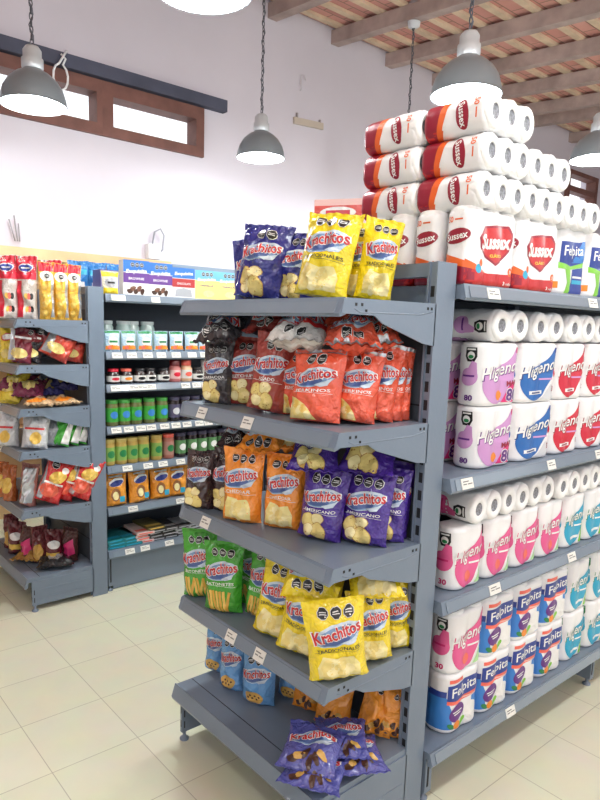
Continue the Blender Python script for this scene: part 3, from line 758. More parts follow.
def long_unit(loc, L, yspine, depth, tops, zb, label, topdepth=None, tags=(), kick=False, H=1.55, lip=.036, top_over=.0):
    """run of shelves along x, front edge on local y = 0 facing -y"""
    t = thing('long_shelf_unit', label, 'shelf unit', loc)
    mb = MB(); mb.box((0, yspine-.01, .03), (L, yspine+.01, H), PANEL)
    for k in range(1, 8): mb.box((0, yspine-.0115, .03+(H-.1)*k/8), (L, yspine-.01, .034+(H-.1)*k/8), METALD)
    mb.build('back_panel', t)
    for x in (0.0, L/2-.015, L-.03):
        mb = MB(); mb.box((x, yspine-.04, 0), (x+.03, yspine-.01, H), METAL); slots(mb, x, yspine-.03, yspine-.018, .06, H-.06); mb.build('upright', t)
    for i, z in enumerate(list(tops)+[zb]):
        isb = i == len(tops); d = topdepth if (i == 0 and topdepth) else yspine-.012
        mb = MB(); mb.box((.003, .006, z-.02), (L-.003, d, z), METAL)
        sh = mb.build('base_shelf' if isb else 'shelf', t)
        mb = MB(); mb.prism([(.006, z), (-.002, z+.003), (-.012, z-lip+.004), (-.008, z-lip-.003), (.006, z-lip)], lambda u, v, k: ((0, L)[k], u, v), METAL)
        mb.prism([(-.0035, z-.003), (-.0125, z-lip+.006), (-.0145, z-lip+.006), (-.0055, z-.003)], lambda u, v, k: ((.02, L-.02)[k], u, v), STRIP)
        mb.build('price_rail', sh)
        if not isb:
            for x in (.002, L-.006):
                mb = MB(); mb.prism([(0, z), (yspine-.012, z), (yspine-.012, z-.1), (.12, z-.045), (0, z-lip+.002)], lambda u, v, k: (x+(0, .004)[k], u, v), METAL); mb.build('bracket', sh)
        else:
            for x in (.004, 1.075, L-.034):
                mb = MB(); mb.box((x, .012, .03), (x+.03, yspine-.012, z-.02), METAL); mb.box((x+.008, .0112, .05), (x+.016, .0122, z-.045), METALD); mb.build('foot_plate', sh)
                mb = MB(); mb.lathe([(.016, 0), (.016, .006), (.006, .012), (.006, .034)], METAL, 12, (x+.015, .03, 0)); mb.build('foot', sh)
            if kick: mb = MB(); mb.box((.036, .028, .004), (L-.036, .034, z-.02), METAL); mb.build('kick_panel', sh)
        for (k, x, w) in tags:
            if k == i: price_tag(sh, (x, -.0058, z-.003), (1, 0, 0), (0, -.009, -(lip-.009)), w, lip-.007)
    return t
TPX, TPY = .088, -.018
TPT = [1.546, 1.014, .650]
long_unit((TPX, TPY, 0), 1.66, .372, 0, TPT, .170, 'long grey shelf unit stocked with white paper roll packs', .72,
          [(0, .10, .06), (0, .69, .06), (1, .045, .055), (1, .52, .05), (1, .86, .05), (2, .235, .06), (2, .73, .055), (3, .40, .055)], False, 1.54, .038)
JT = [1.555, 1.27, 1.104, .888, .682, .458]
jt = [(0, .03, .075), (0, .25, .05), (0, .62, .06)]
for i, xs in ((1, (.03, .11, .2, .28, .37, .47, .55)), (2, (.02, .12, .17, .22, .43, .5, .56)), (3, (.02, .09, .16, .22, .3, .37, .44, .52, .58, .66)), (4, (.08, .2, .29, .4)), (5, (.11, .4)), (6, (.09, .18, .33))):
    jt += [(i, x, .055) for x in xs]
long_unit((0, 2.0, 0), 1.9, .36, 0, JT, .226, 'long grey shelf unit of the far row holding jars and boxed cake mix', .70, jt, True, 1.57, .036)
# wooden and metal cabinets against the back wall, their tops showing above the far row
t = thing('wall_cabinet', 'tan topped wooden wall shelving behind the far row, blue bags under its top board', 'cabinet', (-3.0, 3.62, 0))
for nm, a, b in (('top_board', (0, -.02, 1.83), (4.3, .38, 1.905)), ('back_board', (0, .35, 0), (4.3, .37, 1.83)), ('shelf', (.03, .02, 1.60), (4.27, .35, 1.625)), ('shelf', (.03, .02, 1.1), (4.27, .35, 1.125)), ('shelf', (.03, .02, .6), (4.27, .35, .625)), ('base_board', (.03, .02, 0), (4.27, .35, .1)), ('side_board', (0, 0, 0), (.03, .35, 1.83)), ('side_board', (4.27, 0, 0), (4.3, .35, 1.83))):
    box_obj(nm, a, b, TAN, t)
t = thing('wall_rack', 'pale grey metal wall rack behind the cake mix boxes, only its top edge visible', 'rack', (1.32, 3.62, 0))
for nm, a, b in (('top_panel', (0, 0, 1.85), (2.6, .37, 1.89)), ('back_panel', (0, .35, .0), (2.6, .37, 1.85)), ('shelf', (.02, .02, 1.4), (2.58, .35, 1.42)), ('shelf', (.02, .02, .9), (2.58, .35, .92)), ('base_panel', (0, .02, 0), (2.6, .35, .1)), ('side_panel', (0, 0, 0), (.02, .35, 1.85)), ('side_panel', (2.58, 0, 0), (2.6, .35, 1.85))):
    box_obj(nm, a, b, METAL, t)

# ------------------------------------------------------------------ crisp bags on the front end unit
Z1, Z2, Z3, Z4, ZB = 1.490, 1.176, .839, .523, .216
g = 'crisp bags on the front end unit'
B = lambda *a, **k: bag(*a, **k, group=g)
LY = lambda *a, **k: lying(*a, **k, group=g)
# top shelf
B('blue', -.25, .455, Z1, -60, .155, .215, 'dark blue crisp bag with a black sealed top, first on the top shelf', T=.042, crump=1.7, lean=10, roll=7)
B('blue', -.19, .53, Z1, -48, .14, .19, 'crumpled blue crisp bag peeping out behind the first blue bag on top shelf', T=.032, crump=1.6, roll=-3)
B('blue', -.165, .385, Z1, -66, .125, .195, 'blue crisp bag squeezed between the first blue bag and the big yellow one', T=.034, crump=1.6, roll=4)
B('yellow', -.25, .185, Z1, -64, .155, .22, 'large yellow crisp bag standing in the middle of the top shelf', T=.042, crump=1.7, lean=9, roll=7)
B('yellow', -.15, .165, Z1, -52, .12, .2, 'yellow crisp bag directly behind the large yellow one on top shelf', T=.034, crump=1.5, roll=7)
B('yellow', -.14, .09, Z1, -36, .105, .205, 'narrow yellow crisp bag beside the metal bracket on top shelf', T=.034, crump=1.5, lean=3, roll=8)
# second shelf
B('grey', -.285, .60, Z2, -60, .105, .195, 'grey black crisp bag at the far end of the second shelf', T=.03, crump=1.3)
B('ketchup', -.215, .545, Z2, -58, .125, .21, 'dark red ketchup crisp bag beside the grey black bag', T=.034)
B('asado', -.28, .36, Z2, -58, .125, .215, 'dark red crisp bag tilted in front of the ketchup bag', T=.034, roll=8, crump=1.3)
B('pepper', -.235, .27, Z2, -76, .12, .185, 'red crisp bag squeezed behind the front orange red bag on second shelf', T=.036, crump=1.5)
B('pepper', -.285, .15, Z2, -66, .15, .185, 'orange red crisp bag standing foremost on the second shelf', T=.042, crump=1.4, lean=9)
B('pepper', -.205, .085, Z2, -50, .12, .185, 'orange red crisp bag second from the foremost, next to it', T=.036, crump=1.5, roll=6, lean=6, back=.03)
B('pepper', -.135, .075, Z2, -44, .115, .2, 'orange red crisp bag with silver edge, third from the foremost', T=.034, crump=1.6, roll=8, back=.03)
B('pepper', -.085, .07, Z2, -38, .1, .2, 'orange red crisp bag fourth from the foremost on second shelf', T=.028, crump=1.6, roll=6, back=.03)
B('pepper', -.045, .065, Z2, -34, .085, .2, 'orange red crisp bag closest to the slotted upright on second shelf', T=.022, crump=1.5, roll=3, back=.03)
LY('grey', -.245, .61, 1.36, 128, .15, .19, 'black shiny crisp bag lying over the grey black bag, second shelf', tilt=-112, crump=1.9, roll=8)
LY('ketchup', -.17, .46, 1.385, 122, .14, .17, 'dark red crisp bag lying on top of the ketchup bag', tilt=-108, crump=1.5)
LY('silver', -.235, .245, 1.352, 122, .165, .2, 'pale silver and red crisp bag lying flat over the standing red bags', tilt=-106, crump=1.5, T=.04)
LY('pepper', -.18, .125, 1.35, 140, .15, .18, 'orange red crisp bag slumped over the front bags with its mouth forward', tilt=-112, crump=1.7, T=.036)
LY('pepper', -.09, .115, 1.365, 140, .12, .16, 'orange red crisp bag lying above the bags beside the upright', tilt=-112, crump=1.6)
# third shelf
B('brown', -.325, .635, Z3, -55, .105, .185, 'dark brown crisp bag at the far end of the third shelf', T=.034, crump=1.4, roll=3)
B('brown', -.27, .56, Z3, -60, .11, .2, 'dark brown crisp bag half hidden by the first orange bag', T=.03, crump=1.3)
B('orange', -.295, .445, Z3, -62, .137, .222, 'orange cheddar crisp bag standing nearer the brown bags', T=.034, crump=1.2)
B('orange', -.235, .325, Z3, -68, .137, .218, 'orange cheddar crisp bag standing next to the purple bags', T=.034, crump=1.0)
B('purple', -.22, .185, Z3, -64, .137, .195, 'purple crisp bag standing next to the orange cheddar bag', T=.034, crump=1.0, roll=5)
B('purple', -.145, .09, Z3, -68, .147, .2, 'purple crisp bag standing foremost at the shelf corner', T=.034, crump=1.0, roll=3)
B('purple', -.075, .07, Z3, -56, .12, .205, 'purple crisp bag right behind the foremost purple one', T=.026, roll=3)
B('purple', -.035, .075, Z3, -45, .1, .215, 'purple crisp bag leaning by the slotted upright', T=.022, roll=4)
LY('orange', -.21, .42, 1.045, 120, .14, .19, 'orange crisp bag lying behind and above the standing cheddar bags', tilt=-108, crump=1.7)
LY('orange', -.13, .36, 1.055, -60, .13, .18, 'orange crisp bag lying next to the purple bag pile', tilt=-72, crump=1.6)
LY('purple', -.185, .235, 1.032, -50, .14, .19, 'purple crisp bag lying on top beside the orange ones', tilt=-60, crump=1.6)
LY('purple', -.085, .12, 1.035, -60, .155, .2, 'purple crisp bag lying on top of the foremost purple bags', tilt=-62, crump=1.3)
LY('brown', -.2, .56, 1.03, 130, .13, .18, 'black crisp bag lying on top of the dark brown bags', tilt=-108, crump=1.7)
# fourth shelf
B('green', -.30, .655, Z4, -54, .125, .225, 'green crisp bag at the far end of the fourth shelf', T=.034, crump=1.1, roll=-3)
B('green', -.30, .525, Z4, -60, .14, .22, 'green crisp bag standing foremost of the four green ones', T=.034, crump=.9, roll=-2)
B('green', -.19, .505, Z4, -60, .125, .22, 'green crisp bag standing in shadow behind the foremost green one', T=.03, crump=1.0)
B('green', -.235, .415, Z4, -62, .12, .225, 'green crisp bag next to the first yellow bag', T=.032, crump=1.1, roll=5)
B('yellow', -.285, .295, Z4, -62, .137, .23, 'yellow crisp bag tilted beside the green bags on fourth shelf', T=.036, crump=1.1, roll=9)
B('yellow', -.295, .165, Z4, -60, .148, .215, 'yellow crisp bag in the middle of the yellow row', T=.036, crump=1.2, roll=9)
B('yellow', -.285, .004, Z4, -34, .165, .21, 'yellow crisp bag hanging over the front corner of the fourth shelf', T=.036, crump=1.0, roll=-7, lean=2)
B('yellow', -.15, .018, Z4, -36, .13, .195, 'yellow crisp bag beside the one at the front corner', T=.034, crump=1.0, roll=-4, back=.03)
B('yellow', -.045, .03, Z4, -34, .12, .19, 'yellow crisp bag next to the slotted upright on fourth shelf', T=.03, crump=1.0, back=.03)
B('yellow', -.205, .21, Z4, -60, .14, .22, 'yellow crisp bag in the second row behind the middle yellow bag', T=.03, crump=1.2, roll=6)
LY('yellow', -.225, .19, .70, 130, .15, .19, 'yellow crisp bag lying on top with two black badges facing out', tilt=-124, crump=1.4)
LY('yellow', -.09, .095, .695, -30, .155, .19, 'yellow crisp bag lying on top under the purple shelf, near the upright', tilt=-58, crump=1.3)
LY('yellow', -.155, .30, .71, -60, .13, .17, 'yellow crisp bag lying on top behind the tilted yellow bag', tilt=-64, crump=1.5)
# base
g = 'biscuit bags on the base shelf'
B('sky', -.215, .69, ZB, -70, .1, .175, 'light blue biscuit bag at the far end of the base shelf', T=.028, crump=.9, name='biscuit_bag')
B('sky', -.235, .565, ZB, -66, .1, .18, 'light blue biscuit bag in the middle of the three on base shelf', T=.03, crump=.9, name='biscuit_bag')
B('sky', -.215, .445, ZB, -66, .125, .165, 'light blue biscuit bag nearest of the three on base shelf', T=.034, crump=.9, name='biscuit_bag')
B('sky', -.11, .40, ZB, -66, .11, .165, 'blue biscuit bag in shadow behind the nearest light blue one', T=.03, crump=.9, name='biscuit_bag')
B('cookie', -.115, .315, ZB, -60, .11, .12, 'orange biscuit bag in shadow at the back of the base shelf', T=.03, crump=1.1, name='biscuit_bag', lean=18)
B('cookie', -.115, .205, ZB, -62, .12, .125, 'orange biscuit bag in the middle of the base shelf back row', T=.032, crump=1.2, name='biscuit_bag', lean=18)
B('cookie', -.055, .085, ZB, -44, .115, .15, 'orange biscuit bag leaning upright beside the slotted upright', T=.034, crump=1.8, name='biscuit_bag', lean=18, roll=14)
B('cookie', -.01, .05, ZB, -40, .09, .15, 'orange biscuit bag tucked behind the leaning one against the upright', T=.022, crump=1.2, name='biscuit_bag', roll=8)
KINDS['choc'].update(badges=0)
LY('choc', -.305, .065, ZB+.004, -58, .17, .15, 'purple chocolate biscuit bag at the bottom of the front pile', T=.02, tilt=-90, crump=1.0, name='biscuit_bag')
LY('choc', -.17, .04, ZB+.004, -30, .15, .15, 'purple chocolate biscuit bag lying flat beside the front pile', T=.02, tilt=-88, crump=1.0, name='biscuit_bag')
LY('choc', -.185, .085, ZB+.04, -40, .15, .15, 'purple chocolate biscuit bag on top of the flat one near the orange bags', T=.02, tilt=-80, crump=1.0, name='biscuit_bag')
LY('choc', -.29, .095, ZB+.042, -58, .165, .15, 'purple chocolate biscuit bag topmost of the front pile', T=.024, tilt=-72, crump=1.0, name='biscuit_bag')

# ------------------------------------------------------------------ paper roll packs on the long unit
random.seed(5)
ORD = ['first', 'second', 'third', 'fourth', 'fifth', 'sixth', 'seventh', 'eighth', 'ninth', 'tenth', 'eleventh', 'twelfth']
S1, S2, S3, SB = TPT[0]+.001, TPT[1]+.001, TPT[2]+.001, .171
# kitchen rolls: upright packs below, three layers of lying packs above
g = 'crimson labelled kitchen roll packs on the top shelf'
kt = dict(name='kitchen_roll_pack', cat='pack of kitchen rolls', rolls=True)
for j, y in enumerate((.022, .128, .232, .336)):
    for i, x in enumerate((.214, .45)):
        w = ['of the front row', 'of the second row', 'of the third row', 'of the rearmost row'][j]
        pack('sussex', (x, y, S1), 'upright crimson kitchen roll pack %s on the top shelf, %s along' % (w, ORD[i]), g, **kt)
for L, n in ((0, 3), (1, 2), (2, 1)):
    for i in range(n):
        z = S1+.2+.0475+.0955*L
        pack('sussex', (.214+.003*L+.2285*i+.004*(L % 2), .17-.003*L, z), 'kitchen roll pack lying in the %s layer, roll ends to aisle, %s along' % (['lowest', 'middle', 'topmost'][L], ORD[i]), g, (PI/2, 0, 0), **kt)
    pack('sussex', (.21-.003*L, .381-.003*L, S1+.2+.0475+.0955*L), 'kitchen roll pack lying behind in the %s layer of the stack' % ['lowest', 'middle', 'topmost'][L], g, (PI/2, 0, 0), **kt)
for i in range(5):
    pack('tall', (.68+.2*i, .035, S1), 'kitchen roll pack with blue and lime green label, %s beside the crimson ones' % ORD[i], 'blue and lime labelled kitchen roll packs', **kt)
# second shelf: two layers upright, one layer lying
cols2 = [('max', .352, 'lilac and magenta'), ('blue', .572, 'blue labelled'), ('red', .785, 'red labelled'), ('red', .98, 'red labelled'), ('blue', 1.193, 'blue labelled'), ('max', 1.415, 'lilac and magenta'), ('red', 1.62, 'red labelled')]
for r in range(2):
    for i, (k, x, nm) in enumerate(cols2):
        pack(k, (x, .058, S2+.1895*r), '%s paper pack, %s from upright, %s row on second shelf' % (nm, ORD[i], ['lower', 'upper'][r]), 'upright toilet paper packs on the second shelf')
    pack('max', (.27, .19, S2+.1895*r), 'lilac labelled paper pack at the back of the %s row, second shelf' % ['lower', 'upper'][r], 'upright toilet paper packs on the second shelf')
for i, x in enumerate((.37, .60, .81, 1.015, 1.22, 1.425, 1.63)):
    pack('maxl', (x, .195+.006*(i % 2), S2+.379+.049), 'toilet paper pack lying on its side atop the second shelf rows, %s from the upright' % ORD[i], 'lying toilet paper packs on the second shelf', (PI/2, 0, 0), True)
# third shelf
for i in range(9):
    k = 'pink' if i < 4 else 'teal'
    pack(k, (.252+.165*i, .049, S3), '%s labelled toilet paper pack standing on the third shelf, %s from the upright' % (k, ORD[i]), 'upright toilet paper packs on the third shelf')
    if i < 8: pack('pink' if i < 4 else 'teal', (.308+.17*i, .195+.004*(i % 3), S3+.197+.049), '%s labelled paper pack lying atop third shelf row, %s from upright' % (k if i < 4 else 'teal', ORD[i]), 'lying toilet paper packs on the third shelf', (PI/2, 0, 0), True)
# base shelf: two rows high, two rows deep
for j, y in enumerate((.052, .158)):
    for r in range(2):
        for i in range(8):
            k = 'teal' if i > 3 else 'felpita'
            if i == 0 and r == 1: k = 'pinkbase'
            nm = {'teal': 'teal labelled', 'felpita': 'deep blue and coral labelled', 'pinkbase': 'pink labelled'}[k]
            hz = PKDIM['felpita'][2]+.001
            pack(k, (.28+.1845*i, y, SB+hz*r), '%s roll pack on base shelf, %s %s row, %s along' % (nm, ['front', 'back'][j], ['lower', 'upper'][r], ORD[i]), 'roll packs on the base shelf', rolls=(r == 1))

# ------------------------------------------------------------------ jars, boxes and bags of the far row
YJ = 2.0
def flat_art(mb, art, y, x0, z0, step=.0006): wrap(mb, art, lambda u, v, o: (x0+u, y-o, z0+v), [], [], step)
C_BLUE, C_PURP, C_RED2, C_YELL, C_LBLUE = lab('box_blue', (50, 112, 190)), lab('box_purple', (104, 62, 142)), lab('box_red', (176, 52, 52)), lab('box_yellow', (246, 226, 130)), lab('box_light_blue', (110, 180, 226))
CARD = mat('box_white_card', (236, 236, 236), .45)
def mixbox(kind, w, h):
    mb = MB(); mb.box((-w/2, 0, 0), (w/2, .055, h), CARD); A = Art()
    top, mid = {'purple': (C_BLUE, C_PURP), 'red': (C_BLUE, C_RED2), 'yellow': (C_LBLUE, C_YELL)}[kind]
    A.rect(-w/2, .66*h, w/2, h, top, 1)
    if kind == 'yellow': A.rect(-w/2, .0, w/2, .66*h, mid, 1)
    else: A.rect(-w/2, .36*h, w/2, .64*h, mid, 1)
    if kind != 'red': oct_badges(A, .03*w, .87*h, 3, .085*w, I_BLACK, I_WHITE, 1.05)
    A.text('Exquisita', 0, .68*h if kind != 'red' else .8*h, .82*w, I_WHITE, 4, 3, .03, .15, .14*h)
    A.text('BROWNIE' if kind == 'purple' else ('CHOCOLATE' if kind == 'red' else 'VAINILLA'), 0, .48*h, .6*w, I_WHITE if kind != 'yellow' else C_PURP, 3, 0, .02, 0, .07*h)
    if kind == 'purple':
        for k in range(5): A.ell((-.25+.12*k)*w, (.12+.08*(k % 2))*h, .12*w, .065*h, (I_CHOC, ink((120, 80, 60), 'brownie'))[k % 2], 2+.2*k, 20*k, 12, .1, k)
    elif kind == 'red': A.poly([(-.38*w, .05*h), (.38*w, .05*h), (.34*w, .28*h), (0, .34*h), (-.34*w, .28*h)], L_GREY, 2)
    else: A.ell(.1*w, .2*h, .25*w, .12*h, I_CREAM, 2)
    flat_art(mb, A, 0, 0, 0)
    return mb.mesh('cake_mix_box')
g = 'cake mix boxes on the far row top shelf'
for i, (k, x, w, h) in enumerate((('purple', .177, .14, .175), ('purple', .315, .138, .172), ('red', .455, .138, .158), ('yellow', .6, .142, .155), ('yellow', .745, .14, .155), ('purple', .9, .14, .17), ('red', 1.05, .14, .16))):
    put('cake_mix_box', mixbox(k, w, h), (x, YJ+.012, JT[0]+.001), (0, 0, R(-3+i % 3)), '%s cake mix box on far top shelf, %s from upright' % ({'purple': 'blue and purple', 'red': 'blue and red', 'yellow': 'pale blue and yellow'}[k], ORD[i]), 'cake mix box', g)
A = Art(); A.rect(-.045, .0, .045, .03, I_YEL, 1); A.rect(-.045, .085, .045, .11, I_YEL, 1); A.ell(0, .055, .034, .024, L_GREY, 2); A.rect(-.02, .05, .02, .06, I_BLACK, 3)
put('powder_pouch', bag_mesh('powder', .09, .115, .018, 77, True, .6, 0, A, (224, 220, 200)), (.045, YJ+.035, JT[0]+.001), (R(-3), 0, R(-6)), 'small yellow and grey pouch on the far top shelf beside the upright', 'pouch')
mb = MB(); mb.box((0, 0, 0), (.14, .1, .145), lab('carton_purple', (92, 84, 140)))
for k in range(7): mb.box((.006+.019*k, -.001, .01), (.014+.019*k, 0, .135), lab('carton_lilac', (160, 156, 196)))
o = mb.build('striped_carton'); o.location = (.14, 2.36, JT[0]+.001); tag(o, 'purple striped carton behind the yellow pouch on the far top shelf', 'carton')
blue = bag_mesh('blue_far', .12, .2, .03, 90, True, 1.2, 0, Art().rect(-.05, .12, .05, .15, L_TEAL, 1).rect(-.04, .05, .03, .08, I_WHITE, 1), (40, 120, 190))
for i in range(5):
    put('snack_bag', blue, (.1+.115*i, 2.56+.01*(i % 2), JT[0]+.001), (R(-4), 0, R(-10+6*i)), 'bright blue bag on the rear top of the far row, %s from its upright' % ORD[i], 'snack bag', 'blue bags behind the cake mix boxes')
# pouches
A = Art(); A.poly([(-.042, .01), (.042, .01), (.042, .028), (0, .034), (-.042, .028)], L_ORA, 1); A.ell(0, .05, .03, .022, I_WHITE, 1); A.rect(-.024, .045, .024, .055, L_GREEN, 2); A.ell(-.022, .02, .012, .008, L_CORAL, 2); A.rect(-.04, .092, .04, .105, L_GREEN, 1)
pm = bag_mesh('pouch_white', .088, .108, .02, 61, True, .5, 0, A, (186, 216, 236))
g = 'white and blue pouches on the far row'
for i, x in enumerate((.05, .14, .234, .328, .423, .518, .605, .7)):
    put('soup_pouch', pm, (x, YJ+.03, JT[1]+.001), (R(-3), 0, R((-4, 3, -2, 4, 0, -3, 2, 1)[i])), 'white and blue pouch with orange foot, %s from the far upright' % ORD[i], 'pouch', g)
CLEAR = mat('clear_tub', (176, 204, 200), .12, 0, .6, 0, 1, .6)
def jar(label, x, y, z, r, h, glass, lidm, labm=None, lab2=None, group=None, name='jar', cat='jar', lidh=.018, neck=.86, loc_art=None):
    key = (r, h, glass.name, lidm.name, labm and labm.name, lab2 and lab2.name)
    if key in JARS: return copy_thing(JARS[key], label, (x, y, z), (0, 0, 0), group)
    t = thing(name, label, cat, (x, y, z), (0, 0, 0), group)
    mb = MB(); mb.lathe([(0, 0), (r*.92, 0), (r, .006), (r, h-lidh-.016), (r*neck, h-lidh-.004), (r*neck, h-lidh), (0, h-lidh)], glass, 18); mb.build('body', t, False)
    mb = MB(); mb.lathe([(r*neck*1.03, h-lidh), (r*neck*1.05, h-.002), (r*neck*.98, h), (0, h)], lidm, 18); mb.build('lid', t, False)
    if labm:
        z0, z1 = h*.16, h-lidh-.022
        mb = MB(); mb.lathe([(r+.0006, z0), (r+.0006, z1)], labm, 18)
        if lab2:
            wrap(mb, Art().ell(0, (z0+z1)/2, r*.62, (z1-z0)*.26, lab2, 1), lambda u, v, o: ((r+.0006+o)*math.sin(u/r), -(r+.0006+o)*math.cos(u/r), v), [r*q*.3 for q in range(-4, 5)], [])
        mb.build('label', t, False)
    JARS[key] = t
    return t
JARS = {}
for i, x in enumerate((.06, .16, .21, .30)):
    jar('clear pale tub standing behind the white and blue pouches, %s from the upright' % ORD[i], x+.01, YJ+.15, JT[1]+.001, .04, .155, CLEAR, mat('lid_pale', (200, 214, 214), .4), None, None, 'clear tubs behind the pouches', 'plastic_tub', 'tub')
JWHITE, JDARK = lab('jar_white', (226, 226, 222)), mat('jar_dark', (42, 34, 34), .1, 0, .6, 0, 1, .6)
for i, (x, kind) in enumerate(((.06, 'r'), (.132, 'o'), (.208, 'k'), (.268, 'k'), (.35, 'k'), (.42, 'tall_r'), (.492, 'tall_o'), (.565, 'k'), (.622, 'w'), (.70, 'w'))):
    lid = {'r': L_RED, 'o': L_CORAL, 'k': mat('lid_black', (40, 40, 44), .4), 'tall_r': I_DKRED, 'tall_o': L_CORAL, 'w': L_SILV}[kind]
    tall = kind.startswith('tall') or kind == 'w'
    jar('%s jar with pale label on the jam shelf, %s from the far upright' % ({'r': 'small red lidded', 'o': 'small orange lidded', 'k': 'small black lidded', 'tall_r': 'tall pink', 'tall_o': 'tall peach', 'w': 'tall white'}[kind], ORD[i]),
        x, YJ+.045, JT[2]+.001, .034, .118 if tall else .078, {'tall_r': lab('jar_pink', (200, 120, 118)), 'tall_o': lab('jar_peach', (232, 190, 150)), 'w': JWHITE}.get(kind, JDARK), lid, JWHITE if kind != 'tall_r' else lab('label_rose', (226, 190, 186)), {'r': L_RED, 'o': L_ORA, 'tall_r': L_RED, 'tall_o': L_CORAL}.get(kind, I_BLACK), 'jam jars on the far row', neck=.8, lidh=.014 if not tall else .03)
GRN = lab('jar_green', (60, 160, 60)); LG = lab('lid_green', (60, 150, 60))
OLIVE = mat('jar_olive', (112, 112, 64), .1, 0, .6, 0, 1, .6)
NUM = ORD
for i, x in enumerate((.049, .117, .185, .262, .34, .415, .482, .548, .615, .682)):
    d = i > 4
    jar('%s jar on the pickle shelf, %s from the far upright' % ('dark purple lidded' if d else 'green lidded and labelled', NUM[i]), x, YJ+.045, JT[3]+.001, .0335, .134, JDARK if d else OLIVE, mat('lid_dark', (60, 58, 84), .4) if d else LG, lab('label_dark', (84, 80, 110)) if d else GRN, L_SILV if d else L_SBLUE, 'jars on the pickle shelf', neck=.92)
for i, x in enumerate((.03, .097, .16, .227, .306, .38, .457, .53, .597, .665, .735)):
    kind = 'y' if i < 5 else ('p' if i == 5 else 'd')
    jar('%s jar on the olive shelf, %s from the far upright' % ({'y': 'yellow green labelled', 'p': 'pinkish', 'd': 'dark lidded green labelled'}[kind], NUM[i]), x, YJ+.045, JT[4]+.001, .0325, .136, {'y': lab('jar_gold', (190, 160, 84)), 'p': lab('jar_rose', (176, 110, 96)), 'd': JDARK}[kind], {'y': lab('lid_gold', (196, 178, 100)), 'p': L_CORAL, 'd': mat('lid_dark', (60, 58, 84), .4)}[kind], {'y': lab('label_sage', (130, 170, 84)), 'p': lab('label_mauve', (180, 130, 120)), 'd': lab('label_moss', (90, 140, 90))}[kind], I_WHITE if kind == 'd' else L_GREEN, 'jars on the olive shelf', neck=.92)
A = Art(); A.ell(0, .125, .045, .02, I_WHITE, 1, 14); A.ell(.0, .12, .04, .014, L_FBLUE, 2, 14); A.ell(-.01, .06, .028, .034, ink((150, 96, 50), 'bread_brown'), 1); A.ell(-.01, .055, .018, .022, I_CHIPL, 2); A.rect(.012, .02, .044, .05, L_TEAL, 3); A.rect(-.04, .15, .04, .158, I_WHITE, 1)
om = bag_mesh('toast_orange', .13, .175, .034, 41, True, .8, 0, A, (236, 156, 46))
g = 'orange bags on the far row'
for i, (x, s) in enumerate(((.067, 1), (.205, 1.02), (.335, .98), (.44, .96), (.56, .95))):
    put('snack_bag', om, (x, YJ+.05, JT[5]+.002), (R(-4), 0, R((-6, 4, -8, -14, 5)[i])), 'orange bag with blue oval emblem on the far row, %s from the upright' % ORD[i], 'snack bag', g, s)
dk = bag_mesh('coffee_dark', .1, .16, .03, 43, True, 1.2, 0, Art().ell(0, .08, .03, .03, I_GOLD, 1), (70, 48, 36))
put('snack_bag', dk, (.655, YJ+.06, JT[5]+.002), (R(-3), 0, 0), 'dark brown bag at the end of the orange bag row', 'snack bag')
# flat packets on the base
def flatpack(rgb, nm, stripe):
    mb = MB(); m = mat('packet_'+nm, rgb, .3, 0, .5, .3, 50, .3)
    pts = [(-.05, 0), (.05, 0), (.053, .006), (.05, .014), (-.05, .014), (-.053, .006)]
    mb.prism(pts, lambda u, v, k: (u, (0, .19)[k], v), m); mb.box((-.045, .03, .0141), (.045, .06, .0147), stripe); mb.box((-.04, -.0006, .004), (.04, 0, .010), stripe)
    return mb.mesh('flat_packet')
FP = {'teal': flatpack((30, 130, 136), 'teal', L_TEAL), 'rose': flatpack((226, 200, 196), 'rose', L_CORAL), 'olive': flatpack((110, 100, 56), 'olive', I_GOLD), 'black': flatpack((34, 34, 38), 'black', L_GREY), 'grey': flatpack((170, 174, 180), 'grey', I_BLACK)}
n = {}
for k, x, c in (('teal', .06, 3), ('teal', .155, 3), ('rose', .225, 4), ('olive', .30, 5), ('black', .38, 4), ('grey', .47, 3), ('grey', .56, 3), ('black', .66, 3)):
    for q in range(c):
        kk = k if k != 'olive' or q == c-1 else 'black'
        n[x] = n.get(x, 0)+1
        put('flat_packet', FP[kk], (x+.004*(q % 2), YJ+.02+.006*((q*7) % 3), .227+.0155*q), (0, 0, R(-4+5*(q % 3))), '%s flat packet, %s up in the %s stack, far base shelf' % (kk, ORD[q], {.06: 'first', .155: 'second', .225: 'third', .30: 'fourth', .38: 'fifth', .47: 'sixth', .56: 'seventh', .66: 'eighth'}[x]), 'flat packet', 'flat packets on the far base shelf')

